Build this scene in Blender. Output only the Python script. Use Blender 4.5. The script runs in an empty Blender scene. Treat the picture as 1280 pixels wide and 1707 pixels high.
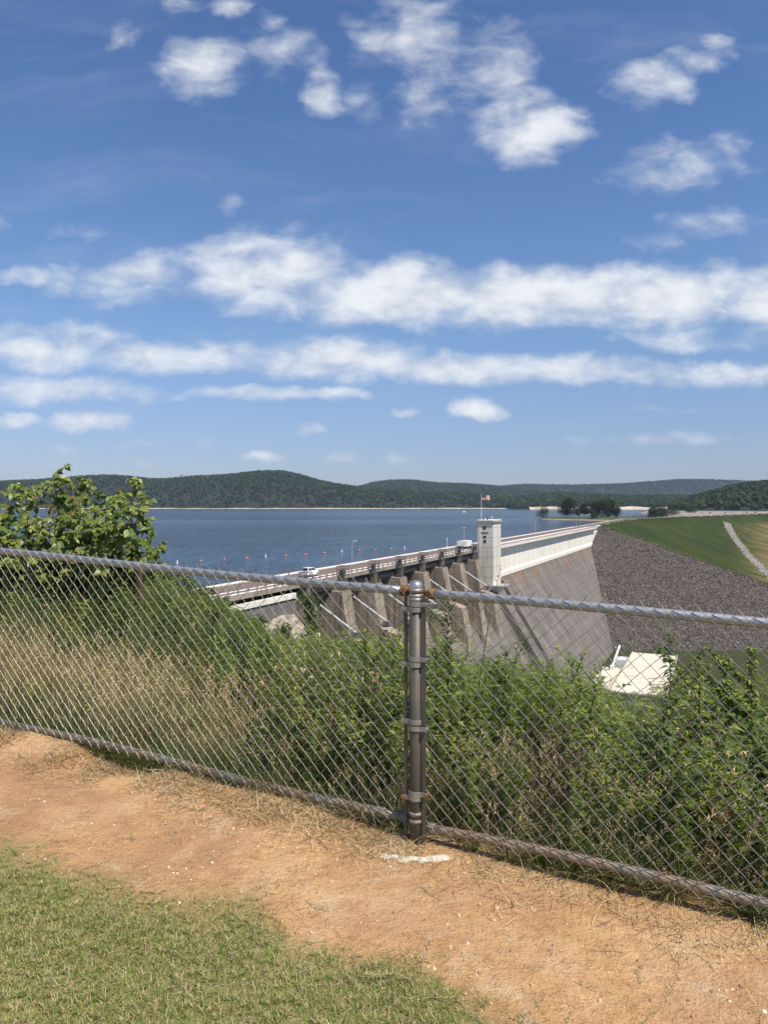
import bpy, bmesh, math, random
import numpy as np
from mathutils import Vector, Matrix, Quaternion
R = random.Random(7); NR = np.random.default_rng(11)
S = bpy.context.scene; COL = S.collection
EYE = 1.6; F = 1233.0; CX = 640.0; CY = 838.0          # eye height, focal length (px of the photo), horizon
rad = math.radians
SUN_AZ, SUN_EL = rad(137), rad(57)
SUN = Vector((math.sin(SUN_AZ)*math.cos(SUN_EL), math.cos(SUN_AZ)*math.cos(SUN_EL), math.sin(SUN_EL)))

# ------------------------------------------------------------------ helpers
def at(px, py, y):                       # survey: bearing + distance -> world point
    return Vector(((px-CX)/F*y, y, EYE-(py-CY)/F*y))
def ss(a, b, x):
    t = np.clip((np.asarray(x, float)-a)/(b-a), 0, 1); return t*t*(3-2*t)
_perm = NR.permutation(512); _val = NR.random(512)
def vnoise(x, y):
    x = np.asarray(x, float); y = np.asarray(y, float)
    xi = np.floor(x).astype(int); yi = np.floor(y).astype(int); fx = x-xi; fy = y-yi
    fx = fx*fx*(3-2*fx); fy = fy*fy*(3-2*fy)
    def h(i, j): return _val[_perm[(i+_perm[j & 511]) & 511]]
    return (h(xi, yi)*(1-fx)+h(xi+1, yi)*fx)*(1-fy)+(h(xi, yi+1)*(1-fx)+h(xi+1, yi+1)*fx)*fy
def fbm(x, y, o=4):
    s = 0; a = .5; t = 0
    for k in range(o):
        s = s+a*vnoise(np.asarray(x)*2**k+17*k, np.asarray(y)*2**k+5*k); t += a; a *= .5
    return s/t-.5
class MB:
    def __init__(s): s.v = []; s.f = []; s.m = []; s.mi = 0
    def add(s, vs, fs):
        b = len(s.v); s.v += [tuple(v) for v in vs]
        for f in fs: s.f.append(tuple(b+i for i in f)); s.m.append(s.mi)
        return s
    def hexa(s, p):                      # 8 points: bottom ring, top ring
        return s.add(p, [(3,2,1,0),(4,5,6,7),(0,1,5,4),(1,2,6,5),(2,3,7,6),(3,0,4,7)])
    def box(s, x0, x1, y0, y1, z0, z1):
        return s.hexa([(x0,y0,z0),(x1,y0,z0),(x1,y1,z0),(x0,y1,z0),(x0,y0,z1),(x1,y0,z1),(x1,y1,z1),(x0,y1,z1)])
    def prism(s, prof, a, b, axis=0):    # closed profile (u,v) swept from a to b along an axis
        n = len(prof)
        def P(u, v, w): return (w,u,v) if axis == 0 else ((u,w,v) if axis == 1 else (u,v,w))
        vs = [P(u,v,a) for u,v in prof]+[P(u,v,b) for u,v in prof]
        return s.add(vs, [tuple(range(n-1,-1,-1)), tuple(range(n,2*n))]+[(i,(i+1)%n,n+(i+1)%n,n+i) for i in range(n)])
    def tube(s, pts, r, n=6, cap=True):
        pts = [Vector(p) for p in pts]; rs = r if isinstance(r, (list,tuple)) else [r]*len(pts)
        ref = None; vs = []; fs = []
        for i, p in enumerate(pts):
            d = (pts[min(i+1,len(pts)-1)]-pts[max(i-1,0)])
            d = d.normalized() if d.length > 1e-9 else Vector((0,0,1))
            if ref is None or abs(ref.dot(d)) > .95:
                ref = Vector((0,0,1)) if abs(d.z) < .9 else Vector((1,0,0))
            a = d.cross(ref).normalized(); b = d.cross(a)
            ref = ref if abs(ref.dot(d)) < .9 else b
            for k in range(n):
                t = 2*math.pi*k/n; vs.append(p+(a*math.cos(t)+b*math.sin(t))*rs[i])
        for i in range(len(pts)-1):
            for k in range(n):
                k2 = (k+1) % n; fs.append((i*n+k,(i+1)*n+k,(i+1)*n+k2,i*n+k2))
        if cap: fs.append(tuple(range(n))); fs.append(tuple(range(len(pts)*n-1,(len(pts)-1)*n-1,-1)))
        return s.add(vs, fs)
    def lathe(s, prof, c=(0,0,0), n=16):  # profile (r,z)
        vs = []; fs = []
        for r, z in prof:
            for k in range(n):
                t = 2*math.pi*k/n; vs.append((c[0]+r*math.cos(t), c[1]+r*math.sin(t), c[2]+z))
        for i in range(len(prof)-1):
            for k in range(n): fs.append((i*n+k,i*n+(k+1)%n,(i+1)*n+(k+1)%n,(i+1)*n+k))
        fs.append(tuple(range(n-1,-1,-1))); fs.append(tuple(range((len(prof)-1)*n,len(prof)*n)))
        return s.add(vs, fs)
    def leaf(s, b, d, up, L, W, fold=.25, droop=.25, mid=.45):
        b = Vector(b); d = Vector(d).normalized(); side = d.cross(Vector(up))
        if side.length < 1e-4: side = d.cross(Vector((1,0,.1)))
        side.normalize(); n = side.cross(d).normalized()
        m = b+d*L*mid; tip = b+d*L-n*L*droop
        return s.add([b, m+side*W*.5+n*W*fold, m, m-side*W*.5+n*W*fold, tip], [(0,2,1),(0,3,2),(1,2,4),(2,3,4)])
    def heart(s, b, d, up, L):           # broad heart-shaped leaf
        b = Vector(b); d = Vector(d).normalized(); side = d.cross(Vector(up))
        if side.length < 1e-4: side = d.cross(Vector((1,0,.1)))
        side.normalize(); n = side.cross(d).normalized()
        q = lambda u, w, h=0: b+d*L*u+side*L*w+n*L*h
        return s.add([q(.06,0),q(-.02,.22,.06),q(.25,.48,.12),q(.6,.34,.06),q(1.0,0,-.12),q(.6,-.34,.06),q(.25,-.48,.12),q(-.02,-.22,.06),q(.45,0,-.03)],
                     [(0,8,2,1),(2,8,3),(3,8,4),(4,8,5),(5,8,6),(0,7,6,8)])
    def blade(s, b, d, L, W, bend, seg=3):
        b = Vector(b); d = Vector(d).normalized(); h = Vector((d.x,d.y,0))
        h = h.normalized() if h.length > 1e-4 else Vector((1,0,0)); side = Vector((-h.y,h.x,0))
        vs = []; fs = []; p = b.copy(); dd = d.copy()
        for i in range(seg+1):
            w = W*(1-(i/seg)**1.5)*.5+W*.04; vs += [p+side*w, p-side*w]
            p = p+dd*(L/seg); dd = (dd+h*bend/seg-Vector((0,0,bend*.7/seg))).normalized()
        for i in range(seg): fs.append((2*i,2*i+1,2*i+3,2*i+2))
        return s.add(vs, fs)
    def blob(s, c, r, sub=1, rough=.25, sq=(1,1,1)):
        bm = bmesh.new(); bmesh.ops.create_icosphere(bm, subdivisions=sub, radius=1)
        vs = []
        for v in bm.verts:
            k = 1+R.uniform(-rough, rough); vs.append((c[0]+v.co.x*r*k*sq[0], c[1]+v.co.y*r*k*sq[1], c[2]+v.co.z*r*k*sq[2]))
        fs = [tuple(v.index for v in f.verts) for f in bm.faces]; bm.free()
        return s.add(vs, fs)
    def build(s, name, mat, parent=None, smooth=False, col=None):
        me = bpy.data.meshes.new(name); me.from_pydata(s.v, [], s.f); me.update()
        for m in (mat if isinstance(mat, (list,tuple)) else [mat]): me.materials.append(m)
        if max(s.m, default=0) > 0: me.polygons.foreach_set('material_index', s.m)
        if smooth: me.polygons.foreach_set('use_smooth', [True]*len(me.polygons))
        o = bpy.data.objects.new(name, me); (col or COL).objects.link(o)
        if parent is not None: o.parent = parent
        return o
def grid_mesh(name, X, Y, Z, mat, cols=None, smooth=True, keep=None):
    """X,Y,Z 2-D arrays -> one sheet; cols = {attribute: 2-D array}; keep = bool per quad"""
    n, m = X.shape; me = bpy.data.meshes.new(name)
    co = np.stack([X,Y,Z], -1).reshape(-1,3)
    I = np.arange(n*m).reshape(n,m)
    q = np.stack([I[:-1,:-1],I[:-1,1:],I[1:,1:],I[1:,:-1]], -1).reshape(-1,4)
    if keep is not None: q = q[keep.reshape(-1)]
    used = np.unique(q); mp = -np.ones(n*m, int); mp[used] = np.arange(len(used)); q = mp[q]; co = co[used]
    me.from_pydata([tuple(c) for c in co.tolist()], [], [tuple(a) for a in q.tolist()])
    if cols:
        for k, a in cols.items():
            at_ = me.attributes.new(k, 'FLOAT', 'POINT'); at_.data.foreach_set('value', np.ascontiguousarray(a.reshape(-1)[used], dtype=np.float32))
    me.materials.append(mat); me.polygons.foreach_set('use_smooth', [smooth]*len(me.polygons)); me.update()
    o = bpy.data.objects.new(name, me); COL.objects.link(o); return o
def empty(name, loc=(0,0,0), rz=0):
    o = bpy.data.objects.new(name, None); COL.objects.link(o); o.location = loc; o.rotation_euler = (0,0,rz); return o
def tag(o, label, cat, group=None, kind=None):
    o['label'] = label; o['category'] = cat
    if group: o['group'] = group
    if kind: o['kind'] = kind
    return o
def structure(o): o['kind'] = 'structure'; return o
def dup(root, loc, rz=None):
    r = root.copy(); COL.objects.link(r); r.location = loc
    if rz is not None: r.rotation_euler = (0,0,rz)
    for ch in list(root.children):
        c = ch.copy(); COL.objects.link(c); c.parent = r
        for g in list(ch.children):
            d = g.copy(); COL.objects.link(d); d.parent = c
    return r

# ------------------------------------------------------------------ materials
class NT:
    def __init__(s, name):
        s.mat = bpy.data.materials.new(name); s.mat.use_nodes = True; s.t = s.mat.node_tree
        s.bsdf = s.t.nodes['Principled BSDF']; s.out = s.t.nodes['Material Output']
    def n(s, typ, **k):
        o = s.t.nodes.new(typ)
        for a, b in k.items():
            if a == 'inp':
                for i, v in b.items():
                    if isinstance(v, bpy.types.NodeSocket): s.t.links.new(v, o.inputs[i])
                    else: o.inputs[i].default_value = v
            else: setattr(o, a, b)
        return o
    def l(s, a, b): s.t.links.new(a, b)
    def math(s, op, a, b=0.0, c=0.0, clamp=False):
        o = s.n('ShaderNodeMath', operation=op, inp={0:a,1:b,2:c}); o.use_clamp = clamp; return o.outputs[0]
    def coord(s, scale=(1,1,1), kind='Object'):
        tc = s.n('ShaderNodeTexCoord').outputs[kind]
        return s.n('ShaderNodeMapping', inp={0:tc,3:scale}).outputs[0]
    def noise(s, v, sc, det=4, ro=.55, dist=0):
        return s.n('ShaderNodeTexNoise', inp={'Vector':v,'Scale':sc,'Detail':det,'Roughness':ro,'Distortion':dist}).outputs[0]
    def ramp(s, f, stops):
        r = s.n('ShaderNodeValToRGB', inp={0:f}); e = r.color_ramp.elements
        while len(e) < len(stops): e.new(.5)
        for i, (p, c) in enumerate(stops):
            e[i].position = p; e[i].color = (*c,1) if len(c) == 3 else c
        return r.outputs[0]
    def mix(s, f, a, b, mode='MIX'):
        m = s.n('ShaderNodeMix', data_type='RGBA', blend_type=mode)
        for i, v in ((0,f),(6,a),(7,b)):
            if isinstance(v, bpy.types.NodeSocket): s.l(v, m.inputs[i])
            else: m.inputs[i].default_value = (*v,1) if isinstance(v, tuple) and len(v) == 3 else v
        return m.outputs[2]
    def bump(s, h, strength=.5, dist=.02):
        return s.n('ShaderNodeBump', inp={'Strength':strength,'Distance':dist,'Height':h}).outputs[0]
    def set(s, color=None, rough=.7, metal=0, normal=None, spec=None):
        b = s.bsdf
        if isinstance(color, bpy.types.NodeSocket): s.l(color, b.inputs['Base Color'])
        elif color: b.inputs['Base Color'].default_value = (*color,1)
        if isinstance(rough, bpy.types.NodeSocket): s.l(rough, b.inputs['Roughness'])
        else: b.inputs['Roughness'].default_value = rough
        b.inputs['Metallic'].default_value = metal
        if spec is not None: b.inputs['Specular IOR Level'].default_value = spec
        if normal: s.l(normal, b.inputs['Normal'])
        return s.mat
def plain(name, c, rough=.6, metal=0, var=.25, sc=3.0, bump=0):
    m = NT(name); v = m.coord(); f = m.noise(v, sc, 5, .6)
    lo = tuple(x*(1-var) for x in c); hi = tuple(min(1,x*(1+var)) for x in c)
    return m.set(m.ramp(f, [(.3,lo),(.7,hi)]), rough, metal, m.bump(m.noise(v, sc*6, 3), bump, .01) if bump else None)
def leafmat(name, c1, c2, c3=None, trans=.3, rough=.5, spec=.35):
    m = NT(name); g = m.n('ShaderNodeNewGeometry').outputs['Random Per Island']; oi = m.n('ShaderNodeObjectInfo').outputs['Random']
    f = m.math('ADD', m.math('MULTIPLY', g, .6), m.math('MULTIPLY', oi, .4))
    c = m.ramp(f, [(.1,c1),(.6,c2),(.95,c3 or c2)])
    m.set(c, rough, 0, spec=spec)
    if trans:
        t = m.n('ShaderNodeBsdfTranslucent', inp={0:m.mix(.5, c, (.35,.45,.05), 'MIX')})
        x = m.n('ShaderNodeMixShader', inp={0:trans,1:m.bsdf.outputs[0],2:t.outputs[0]}); m.l(x.outputs[0], m.out.inputs[0])
    return m.mat
def concrete(name, base, dark, streak=(1.0,.6,.05), tj=0, zj=0, stain=None, jd=.55, amt=.75):
    m = NT(name); v = m.coord(); f = m.noise(m.coord(streak), .9, 7, .65); f2 = m.noise(v, .12, 3, .5); f3 = m.noise(v, 2.5, 6, .7)
    k = m.math('ADD', m.math('MULTIPLY', f, .7), m.math('MULTIPLY', f2, .3))
    lt = tuple(min(1,x*1.12) for x in base)
    c = m.ramp(k, [(.33,dark),(.33+.2*amt,base),(.72,lt)])
    c = m.mix(.22, c, m.ramp(f3, [(.3,(.25,.25,.25)),(.7,(1,1,1))]), 'MULTIPLY')
    if stain:
        col, z0, z1 = stain; sx = m.n('ShaderNodeSeparateXYZ', inp={0:v})
        zz = m.n('ShaderNodeMapRange', inp={0:sx.outputs[2],1:z0,2:z1,3:0.,4:1.}).outputs[0]
        q = m.math('MULTIPLY', zz, m.ramp(m.noise(m.coord((1,.5,.12)), .22, 5, .7), [(.5,(0,0,0)),(.62,(1,1,1))]))
        c = m.mix(m.math('MULTIPLY', q, .8), c, col)
    if tj or zj:
        sx = m.n('ShaderNodeSeparateXYZ', inp={0:v}); j = None
        for ax, p, w in ((0,tj,.22),(2,zj,.17)):
            if not p: continue
            fr = m.math('FRACT', m.math('DIVIDE', m.math('ADD', sx.outputs[ax], m.math('MULTIPLY', m.noise(v, .6, 2), .1)), p))
            q = m.math('LESS_THAN', fr, w/p); j = q if j is None else m.math('MAXIMUM', j, q)
        c = m.mix(m.math('MULTIPLY', j, jd), c, tuple(x*.35 for x in base))
    return m.set(c, .85, 0, m.bump(f3, .35, .05), spec=.25)

# ------------------------------------------------------------------ GN scatter (for uncountable stuff only)
def protos(name, objs):
    c = bpy.data.collections.new(name)
    for o in objs:
        for u in list(o.users_collection): u.objects.unlink(o)
        c.objects.link(o)
    return c
def scatter(name, label, cat, P, rot, scl, idx, coll):
    me = bpy.data.meshes.new(name); n = len(P)
    me.from_pydata([tuple(p) for p in np.asarray(P).tolist()], [], [])
    a = me.attributes.new('rot','FLOAT_VECTOR','POINT'); a.data.foreach_set('vector', np.asarray(rot, np.float32).reshape(-1))
    a = me.attributes.new('scl','FLOAT_VECTOR','POINT'); a.data.foreach_set('vector', np.asarray(scl, np.float32).reshape(-1))
    a = me.attributes.new('pick','INT','POINT'); a.data.foreach_set('value', np.asarray(idx, np.int32))
    o = bpy.data.objects.new(name, me); COL.objects.link(o)
    g = bpy.data.node_groups.new(name+'_nodes','GeometryNodeTree')
    g.interface.new_socket('Geometry', in_out='INPUT', socket_type='NodeSocketGeometry')
    g.interface.new_socket('Geometry', in_out='OUTPUT', socket_type='NodeSocketGeometry')
    N = g.nodes; L = g.links; i = N.new('NodeGroupInput'); u = N.new('NodeGroupOutput'); iop = N.new('GeometryNodeInstanceOnPoints')
    ci = N.new('GeometryNodeCollectionInfo'); ci.inputs['Collection'].default_value = coll
    ci.inputs['Separate Children'].default_value = True; ci.inputs['Reset Children'].default_value = True
    iop.inputs['Pick Instance'].default_value = True
    for nm, t, sk in (('rot','FLOAT_VECTOR','Rotation'),('scl','FLOAT_VECTOR','Scale'),('pick','INT','Instance Index')):
        na = N.new('GeometryNodeInputNamedAttribute'); na.data_type = t; na.inputs['Name'].default_value = nm
        L.new(na.outputs['Attribute'], iop.inputs[sk])
    L.new(i.outputs[0], iop.inputs['Points']); L.new(ci.outputs[0], iop.inputs['Instance']); L.new(iop.outputs[0], u.inputs[0])
    md = o.modifiers.new('scatter','NODES'); md.node_group = g
    return tag(o, label, cat, kind='stuff')
def rnd_rot(n, tilt=.15):
    return np.stack([NR.normal(0,tilt,n), NR.normal(0,tilt,n), NR.uniform(0,6.283,n)], -1)

# ------------------------------------------------------------------ ground shape
P0 = np.array([.151,3.51]); FE = np.array([.906,-.423]); FN = np.array([.423,.906])   # fence: post, direction, far side
def fqp(x, y):
    dx = np.asarray(x)-P0[0]; dy = np.asarray(y)-P0[1]
    return dx*FE[0]+dy*FE[1], dx*FN[0]+dy*FN[1]
DT, DN = np.array([.4136,.9105]), np.array([.9105,-.4136])     # dam axis, downstream direction
DO = np.array([-62.5,28.4]); DECK = 14.6
def dam(t, s, h): v = DO+DT*t+DN*s; return Vector((v[0], v[1], EYE-h))
def gdepth(x, y):                                             # depth of the ground below the eye
    x = np.asarray(x, float); y = np.asarray(y, float)
    q, p = fqp(x, y); hf = 1.615+.04*np.clip(q,-6,4)
    a = x/np.maximum(y,.1); pp = np.maximum(p,0)
    s1 = .09+.17*ss(-.4,.05,a); s2 = .06+.40*ss(-.17,.03,a)
    h = hf+s1*np.maximum(pp-.25,0)+s2*np.maximum(pp-6,0)
    r = np.hypot(x,y)
    h = h-np.where(r < 40, .035*fbm(x*1.3,y*1.3,3)+.012*fbm(x*7,y*7,4), .0)-np.where(p > 3, np.minimum(p,60)*.03*fbm(x*.12,y*.12,4), 0)
    h = h-.075*np.exp(-((p+.02)/.15)**2)*np.clip(.62-2.2*fbm(q*1.7,0*q+3,2),0,1.25)*ss(.1,-.8,q)   # soil and thatch heaped on the rail, left
    return np.minimum(h, 66+.3*fbm(x*.05,y*.05,3))
def gz(x, y): return EYE-gdepth(x, y)
def turf_edge(px):
    return np.interp(px, [-3000,-200,0,110,240,430,480,620,720,780,860,960,1100], [1330,1350,1395,1450,1478,1483,1545,1545,1590,1640,1707,1850,2400])
def turf_mask(x, y):
    yy = np.maximum(y,.35); px = CX+x/yy*F; py = CY+1.6*F/yy
    n = fbm(x*2.2+9,y*2.2,4)*230+fbm(x*9,y*9,3)*90
    return ss(-45,75,py-turf_edge(np.clip(px,-3000,1100))+n*.62)

# ground sheet ---------------------------------------------------
ang = np.concatenate([np.linspace(-180,-42,40)[:-1], np.linspace(-42,42,330), np.linspace(42,180,40)[1:]])
rr = np.concatenate([np.geomspace(.4,1.8,14)[:-1], np.geomspace(1.8,6.5,260)[:-1], np.geomspace(6.5,7000,110)])
A, RR = np.meshgrid(np.radians(ang), rr, indexing='ij'); GX = RR*np.sin(A); GY = RR*np.cos(A)
gq, gp = fqp(GX, GY)
m = NT('ground_soil'); v = m.coord()
at1 = m.n('ShaderNodeAttribute', attribute_name='turf').outputs['Fac']; at2 = m.n('ShaderNodeAttribute', attribute_name='wild').outputs['Fac']
n1 = m.noise(v, 1.6, 6, .6); n2 = m.noise(v, 14, 6, .7); n3 = m.noise(v, 90, 4, .7)
c = m.ramp(n1, [(.32,(.62,.35,.155)),(.5,(.75,.455,.22)),(.68,(.83,.58,.33))])
n4 = m.noise(v, 42, 5, .75)
c = m.mix(.8, c, m.ramp(n4, [(.30,(.50,.44,.40)),(.47,(1,1,1)),(.66,(1,1,1)),(.74,(1.25,1.22,1.15))]), 'MULTIPLY')
c = m.mix(.5, c, m.ramp(n2, [(.32,(.50,.45,.41)),(.52,(1,1,1))]), 'MULTIPLY')
c = m.mix(m.ramp(m.noise(v, .9, 5, .65, .6), [(.47,(0,0,0)),(.62,(.85,.85,.85))]), c, (.52,.29,.15))
c = m.mix(m.ramp(m.noise(v, 2.3, 6, .7, .8), [(.54,(0,0,0)),(.66,(.6,.6,.6))]), c, (.80,.60,.38))
c = m.mix(m.ramp(n3, [(.62,(0,0,0)),(.72,(.7,.7,.7))]), c, (.68,.52,.36))
c = m.mix(m.ramp(n3, [(.26,(.7,.7,.7)),(.36,(0,0,0))]), c, (.24,.13,.07))
ct = m.ramp(n2, [(.3,(.17,.175,.055)),(.5,(.30,.28,.10)),(.75,(.47,.38,.18))])
c = m.mix(at1, c, ct)
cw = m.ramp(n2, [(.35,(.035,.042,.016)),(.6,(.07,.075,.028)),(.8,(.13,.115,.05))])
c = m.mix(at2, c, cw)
at3 = m.n('ShaderNodeAttribute', attribute_name='bank').outputs['Fac']
c = m.mix(at3, c, m.ramp(m.noise(v, .35, 6, .7), [(.4,(.10,.12,.045)),(.5,(.34,.30,.20)),(.66,(.66,.58,.42))]))
hb = m.math('ADD', m.math('MULTIPLY', n2, .55), m.math('ADD', m.math('MULTIPLY', n3, .2), m.math('MULTIPLY', n4, .4)))
m.set(c, .95, 0, m.bump(hb, 1.0, .05), spec=.1)
bank = ss(55,75,GX*DT[0]+GY*DT[1]+14)*ss(40,5,np.abs((GX-DO[0])*DN[0]+(GY-DO[1])*DN[1]-16))*ss(140,120,RR)
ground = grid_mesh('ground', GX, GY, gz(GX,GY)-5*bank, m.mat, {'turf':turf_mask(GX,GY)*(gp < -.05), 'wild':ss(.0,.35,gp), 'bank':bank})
structure(ground); ground['label'] = 'bare orange dirt path and hillside'

# ------------------------------------------------------------------ lake, hills, embankment
m = NT('lake_water'); v = m.coord((1,1,1))
w1 = m.noise(m.coord((.9,.28,1)), .45, 5, .65, .4); w2 = m.noise(m.coord((.3,.035,1)), .5, 4, .6, .3); w3 = m.noise(m.coord((.012,.05,1)), .12, 4, .55)
hgt = m.math('ADD', m.math('MULTIPLY', w1, 1.0), m.math('MULTIPLY', w2, 1.6))
wk = m.math('ADD', m.math('MULTIPLY', w1, .5), m.math('ADD', m.math('MULTIPLY', w2, .35), m.math('MULTIPLY', w3, .25)))
c = m.ramp(wk, [(.42,(.002,.015,.040)),(.53,(.011,.042,.090)),(.64,(.035,.085,.145))])
m.set(c, m.math('ADD', m.math('MULTIPLY', w3, .22), .02), 0, m.bump(hgt, 1.0, 2.4)); m.bsdf.inputs['IOR'].default_value = 1.33
LAKE = EYE-21
mb = MB()
def wl(t, s): p = dam(t, s, 21); return (p.x,p.y,LAKE)
mb.add([wl(-60,-6), wl(444,-6), (250,690,LAKE), (900,1250,LAKE), (3500,3000,LAKE), (3500,6800,LAKE), (-3500,6800,LAKE), (-3500,60,LAKE), (-700,0,LAKE)], [tuple(range(9))])
lake = structure(mb.build('lake', m.mat)); lake['label'] = 'deep blue rippled reservoir water'

def foliage_far(name, a, b):
    m = NT(name); r = m.n('ShaderNodeObjectInfo').outputs['Random']
    f = m.math('ADD', m.math('MULTIPLY', r, .65), m.math('MULTIPLY', m.noise(m.coord(), .35, 3), .35))
    return m.set(m.ramp(f, [(.15,a),(.55,b),(.9,tuple(x*2.0 for x in b))]), .8, 0, spec=.1)
FAR1 = foliage_far('far_foliage', (.005,.010,.004), (.028,.042,.012))
FARG = plain('forest_floor', (.014,.02,.009), .95, 0, .3, .02)
tree_p = []
for k in range(4):
    mb = MB()
    mb.blob((0,0,.55), .42, 2, .2, (1,1,1.05))
    for j in range(7):
        t = R.uniform(0,6.28); mb.blob((.3*math.cos(t),.3*math.sin(t),R.uniform(.35,.85)), R.uniform(.16,.28), 1, .25)
    tree_p.append(mb.build('wood_tree_%s' % 'abcd'[k], FAR1))
WOODC = protos('wood_trees', tree_p)
def hill(label, prof, y_front, y_ridge, y_back, h0, tree_h, n_tree, sharp=1.0, shore=None, seed=0):
    pxs = np.linspace(prof[0][0], prof[-1][0], 130); crest = np.interp(pxs, [p[0] for p in prof], [p[1] for p in prof])
    u = np.concatenate([np.linspace(0,1,22), 1+np.linspace(0,1,7)[1:]])
    PX, U = np.meshgrid(pxs, u, indexing='ij'); C = np.repeat(crest[:,None], len(u), 1)
    wob = fbm(PX*.011+seed,U*0+seed,3)
    yf = y_front*(1+.06*wob); Y = np.where(U <= 1, yf+(y_ridge-yf)*U, y_ridge+(y_back-y_ridge)*(U-1))
    zc = EYE-(C-CY)/F*y_ridge-tree_h*.8; z0 = EYE-h0
    prof_u = np.where(U <= 1, np.sin(np.clip(U,0,1)*math.pi/2)**sharp, np.cos((U-1)*math.pi/2))
    Z = z0-1.5+(zc-z0+1.5)*prof_u+np.where((U > .05) & (U < .93), 1, 0)*fbm(PX*.02+seed,U*5,4)*.22*np.abs(zc-z0)*(1-prof_u)*1.2
    X = (PX-CX)/F*Y
    Z = np.maximum(Z, z0-1.5)
    g = grid_mesh('hill', X, Y, Z, FARG); structure(g); g['label'] = label
    # woods
    i = NR.integers(0,len(pxs)-1,n_tree*2); j = NR.random(n_tree*2)**.8*24
    j0 = np.minimum(j.astype(int),26); fi = NR.random(n_tree*2); fj = j-j0
    def lerp(Q): return (Q[i,j0]*(1-fi)+Q[i+1,j0]*fi)*(1-fj)+(Q[i,j0+1]*(1-fi)+Q[i+1,j0+1]*fi)*fj
    P = np.stack([lerp(X),lerp(Y),lerp(Z)],-1); P = P[P[:,2] > z0+1.6][:n_tree]; n = len(P)
    s = tree_h*NR.uniform(.65,1.25,n); SC = np.stack([s*NR.uniform(.8,1.1,n),s*NR.uniform(.8,1.1,n),s],-1)
    scatter('woods', label.replace('hill','forest'), 'forest', P-np.array([0,0,.5]), rnd_rot(n,.1), SC, NR.integers(0,4,n), WOODC)
    if shore:
        mb = MB(); a = (pxs >= shore[0]) & (pxs <= shore[1]); xs = np.where(a)[0]
        vs = []; fs = []
        for q, k in enumerate(xs):
            hgt_ = shore[2]*(.5+1.1*abs(float(fbm(pxs[k]*.05,3.3,4))+.25))
            vs += [(X[k,0],Y[k,0]-14,z0-.5),(X[k,0],Y[k,0]-4,z0+hgt_*.6),(X[k,0]*1.004,Y[k,0]*1.004,z0+hgt_)]
            if q: b = 3*q; fs += [(b-3,b,b+1,b-2),(b-2,b+1,b+2,b-1)]
        o = structure(mb.add(vs,fs).build('shore', SHORE)); o['label'] = 'pale sandy waterline'
    return g
SHORE = plain('shore_sand', (.50,.42,.31), .95, 0, .35, .03)
hill('far wooded hill on the left bank', [(-500,806),(-200,801),(0,802),(60,800),(100,797),(150,793),(185,792),(215,794),(250,798),(280,798),(320,794),(370,792),(400,789),(435,785),(470,785),(500,791),(530,800),(560,806),(600,812),(640,815),(700,818),(760,820),(820,824),(860,829),(900,836),(945,841)],
     2590, 3350, 3900, 21, 10, 15000, .8, (-100,945,3.2), 1)
hill('pale wooded hill behind the saddle', [(520,826),(575,814),(600,810),(625,803),(650,800),(690,800),(730,805),(780,806),(830,810),(880,815),(940,822),(1000,826)], 4100, 4800, 5400, 21, 12, 7000, 1, None, 2)
hill('bluish far ridge hill along the horizon', [(700,814),(760,810),(820,811),(870,807),(960,808),(1040,806),(1090,802),(1130,799),(1180,799),(1230,801),(1290,803),(1400,806),(1600,810)], 5200, 6000, 6600, 18, 13, 9000, 1, None, 3)
hill('low wooded hill behind the point', [(850,830),(890,825),(930,821),(1000,824),(1060,826),(1110,825),(1150,826),(1190,830),(1260,836)], 2250, 2900, 3300, 20, 11, 6000, .9, (880,1120,9), 4)
hill('dark wooded hill at the right end', [(1095,848),(1125,838),(1150,829),(1180,820),(1210,812),(1240,806),(1280,802),(1350,797),(1500,790),(1700,786)], 1330, 1750, 2100, 14.5, 10, 5000, 1, None, 5)

# earth embankment and riprap
CREST = np.array([[120.5,431],[141,469],[213,626],[263,689],[324,768],[487,938],[700,1150],[900,1340]], float)
def crest_dist(x, y):
    best = np.full(np.shape(x), 1e9); sd = np.zeros(np.shape(x))
    for k in range(len(CREST)-1):
        a, b = CREST[k], CREST[k+1]; d = b-a; L2 = d@d
        t = ((x-a[0])*d[0]+(y-a[1])*d[1])/L2
        tc = np.clip(t, -9 if k == 0 else 0, 9 if k == len(CREST)-2 else 1)
        ex = x-(a[0]+d[0]*tc); ey = y-(a[1]+d[1]*tc); ds = np.hypot(ex,ey); sg = np.sign(ex*d[1]-ey*d[0])
        w = ds < best; best = np.where(w,ds,best); sd = np.where(w,ds*sg,sd)
    return sd
def emb(x, y):
    p = crest_dist(x,y); hg = 13.8+np.maximum(p,-2)/3.2; hr = 14.2+(458-y)*.403+.5*fbm(x*.06,y*.06,4)
    apex = np.hypot(x-131,y-458); hr = np.where(apex < 14, np.minimum(hr, 14.2+np.maximum(458-y,0)*.6), hr)
    return hg, hr
ex = np.concatenate([np.linspace(88,300,150), np.linspace(303,1000,70)[1:]]); ey = np.concatenate([np.linspace(312,470,120), np.linspace(472,1250,110)[1:]])
EX, EY = np.meshgrid(ex, ey, indexing='ij'); hg, hr = emb(EX,EY)
HH = np.minimum(np.maximum(hg,hr), 66.4); cd = crest_dist(EX,EY)
qm = lambda Q: (Q[:-1,:-1]+Q[1:,:-1]+Q[:-1,1:]+Q[1:,1:])/4
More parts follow.
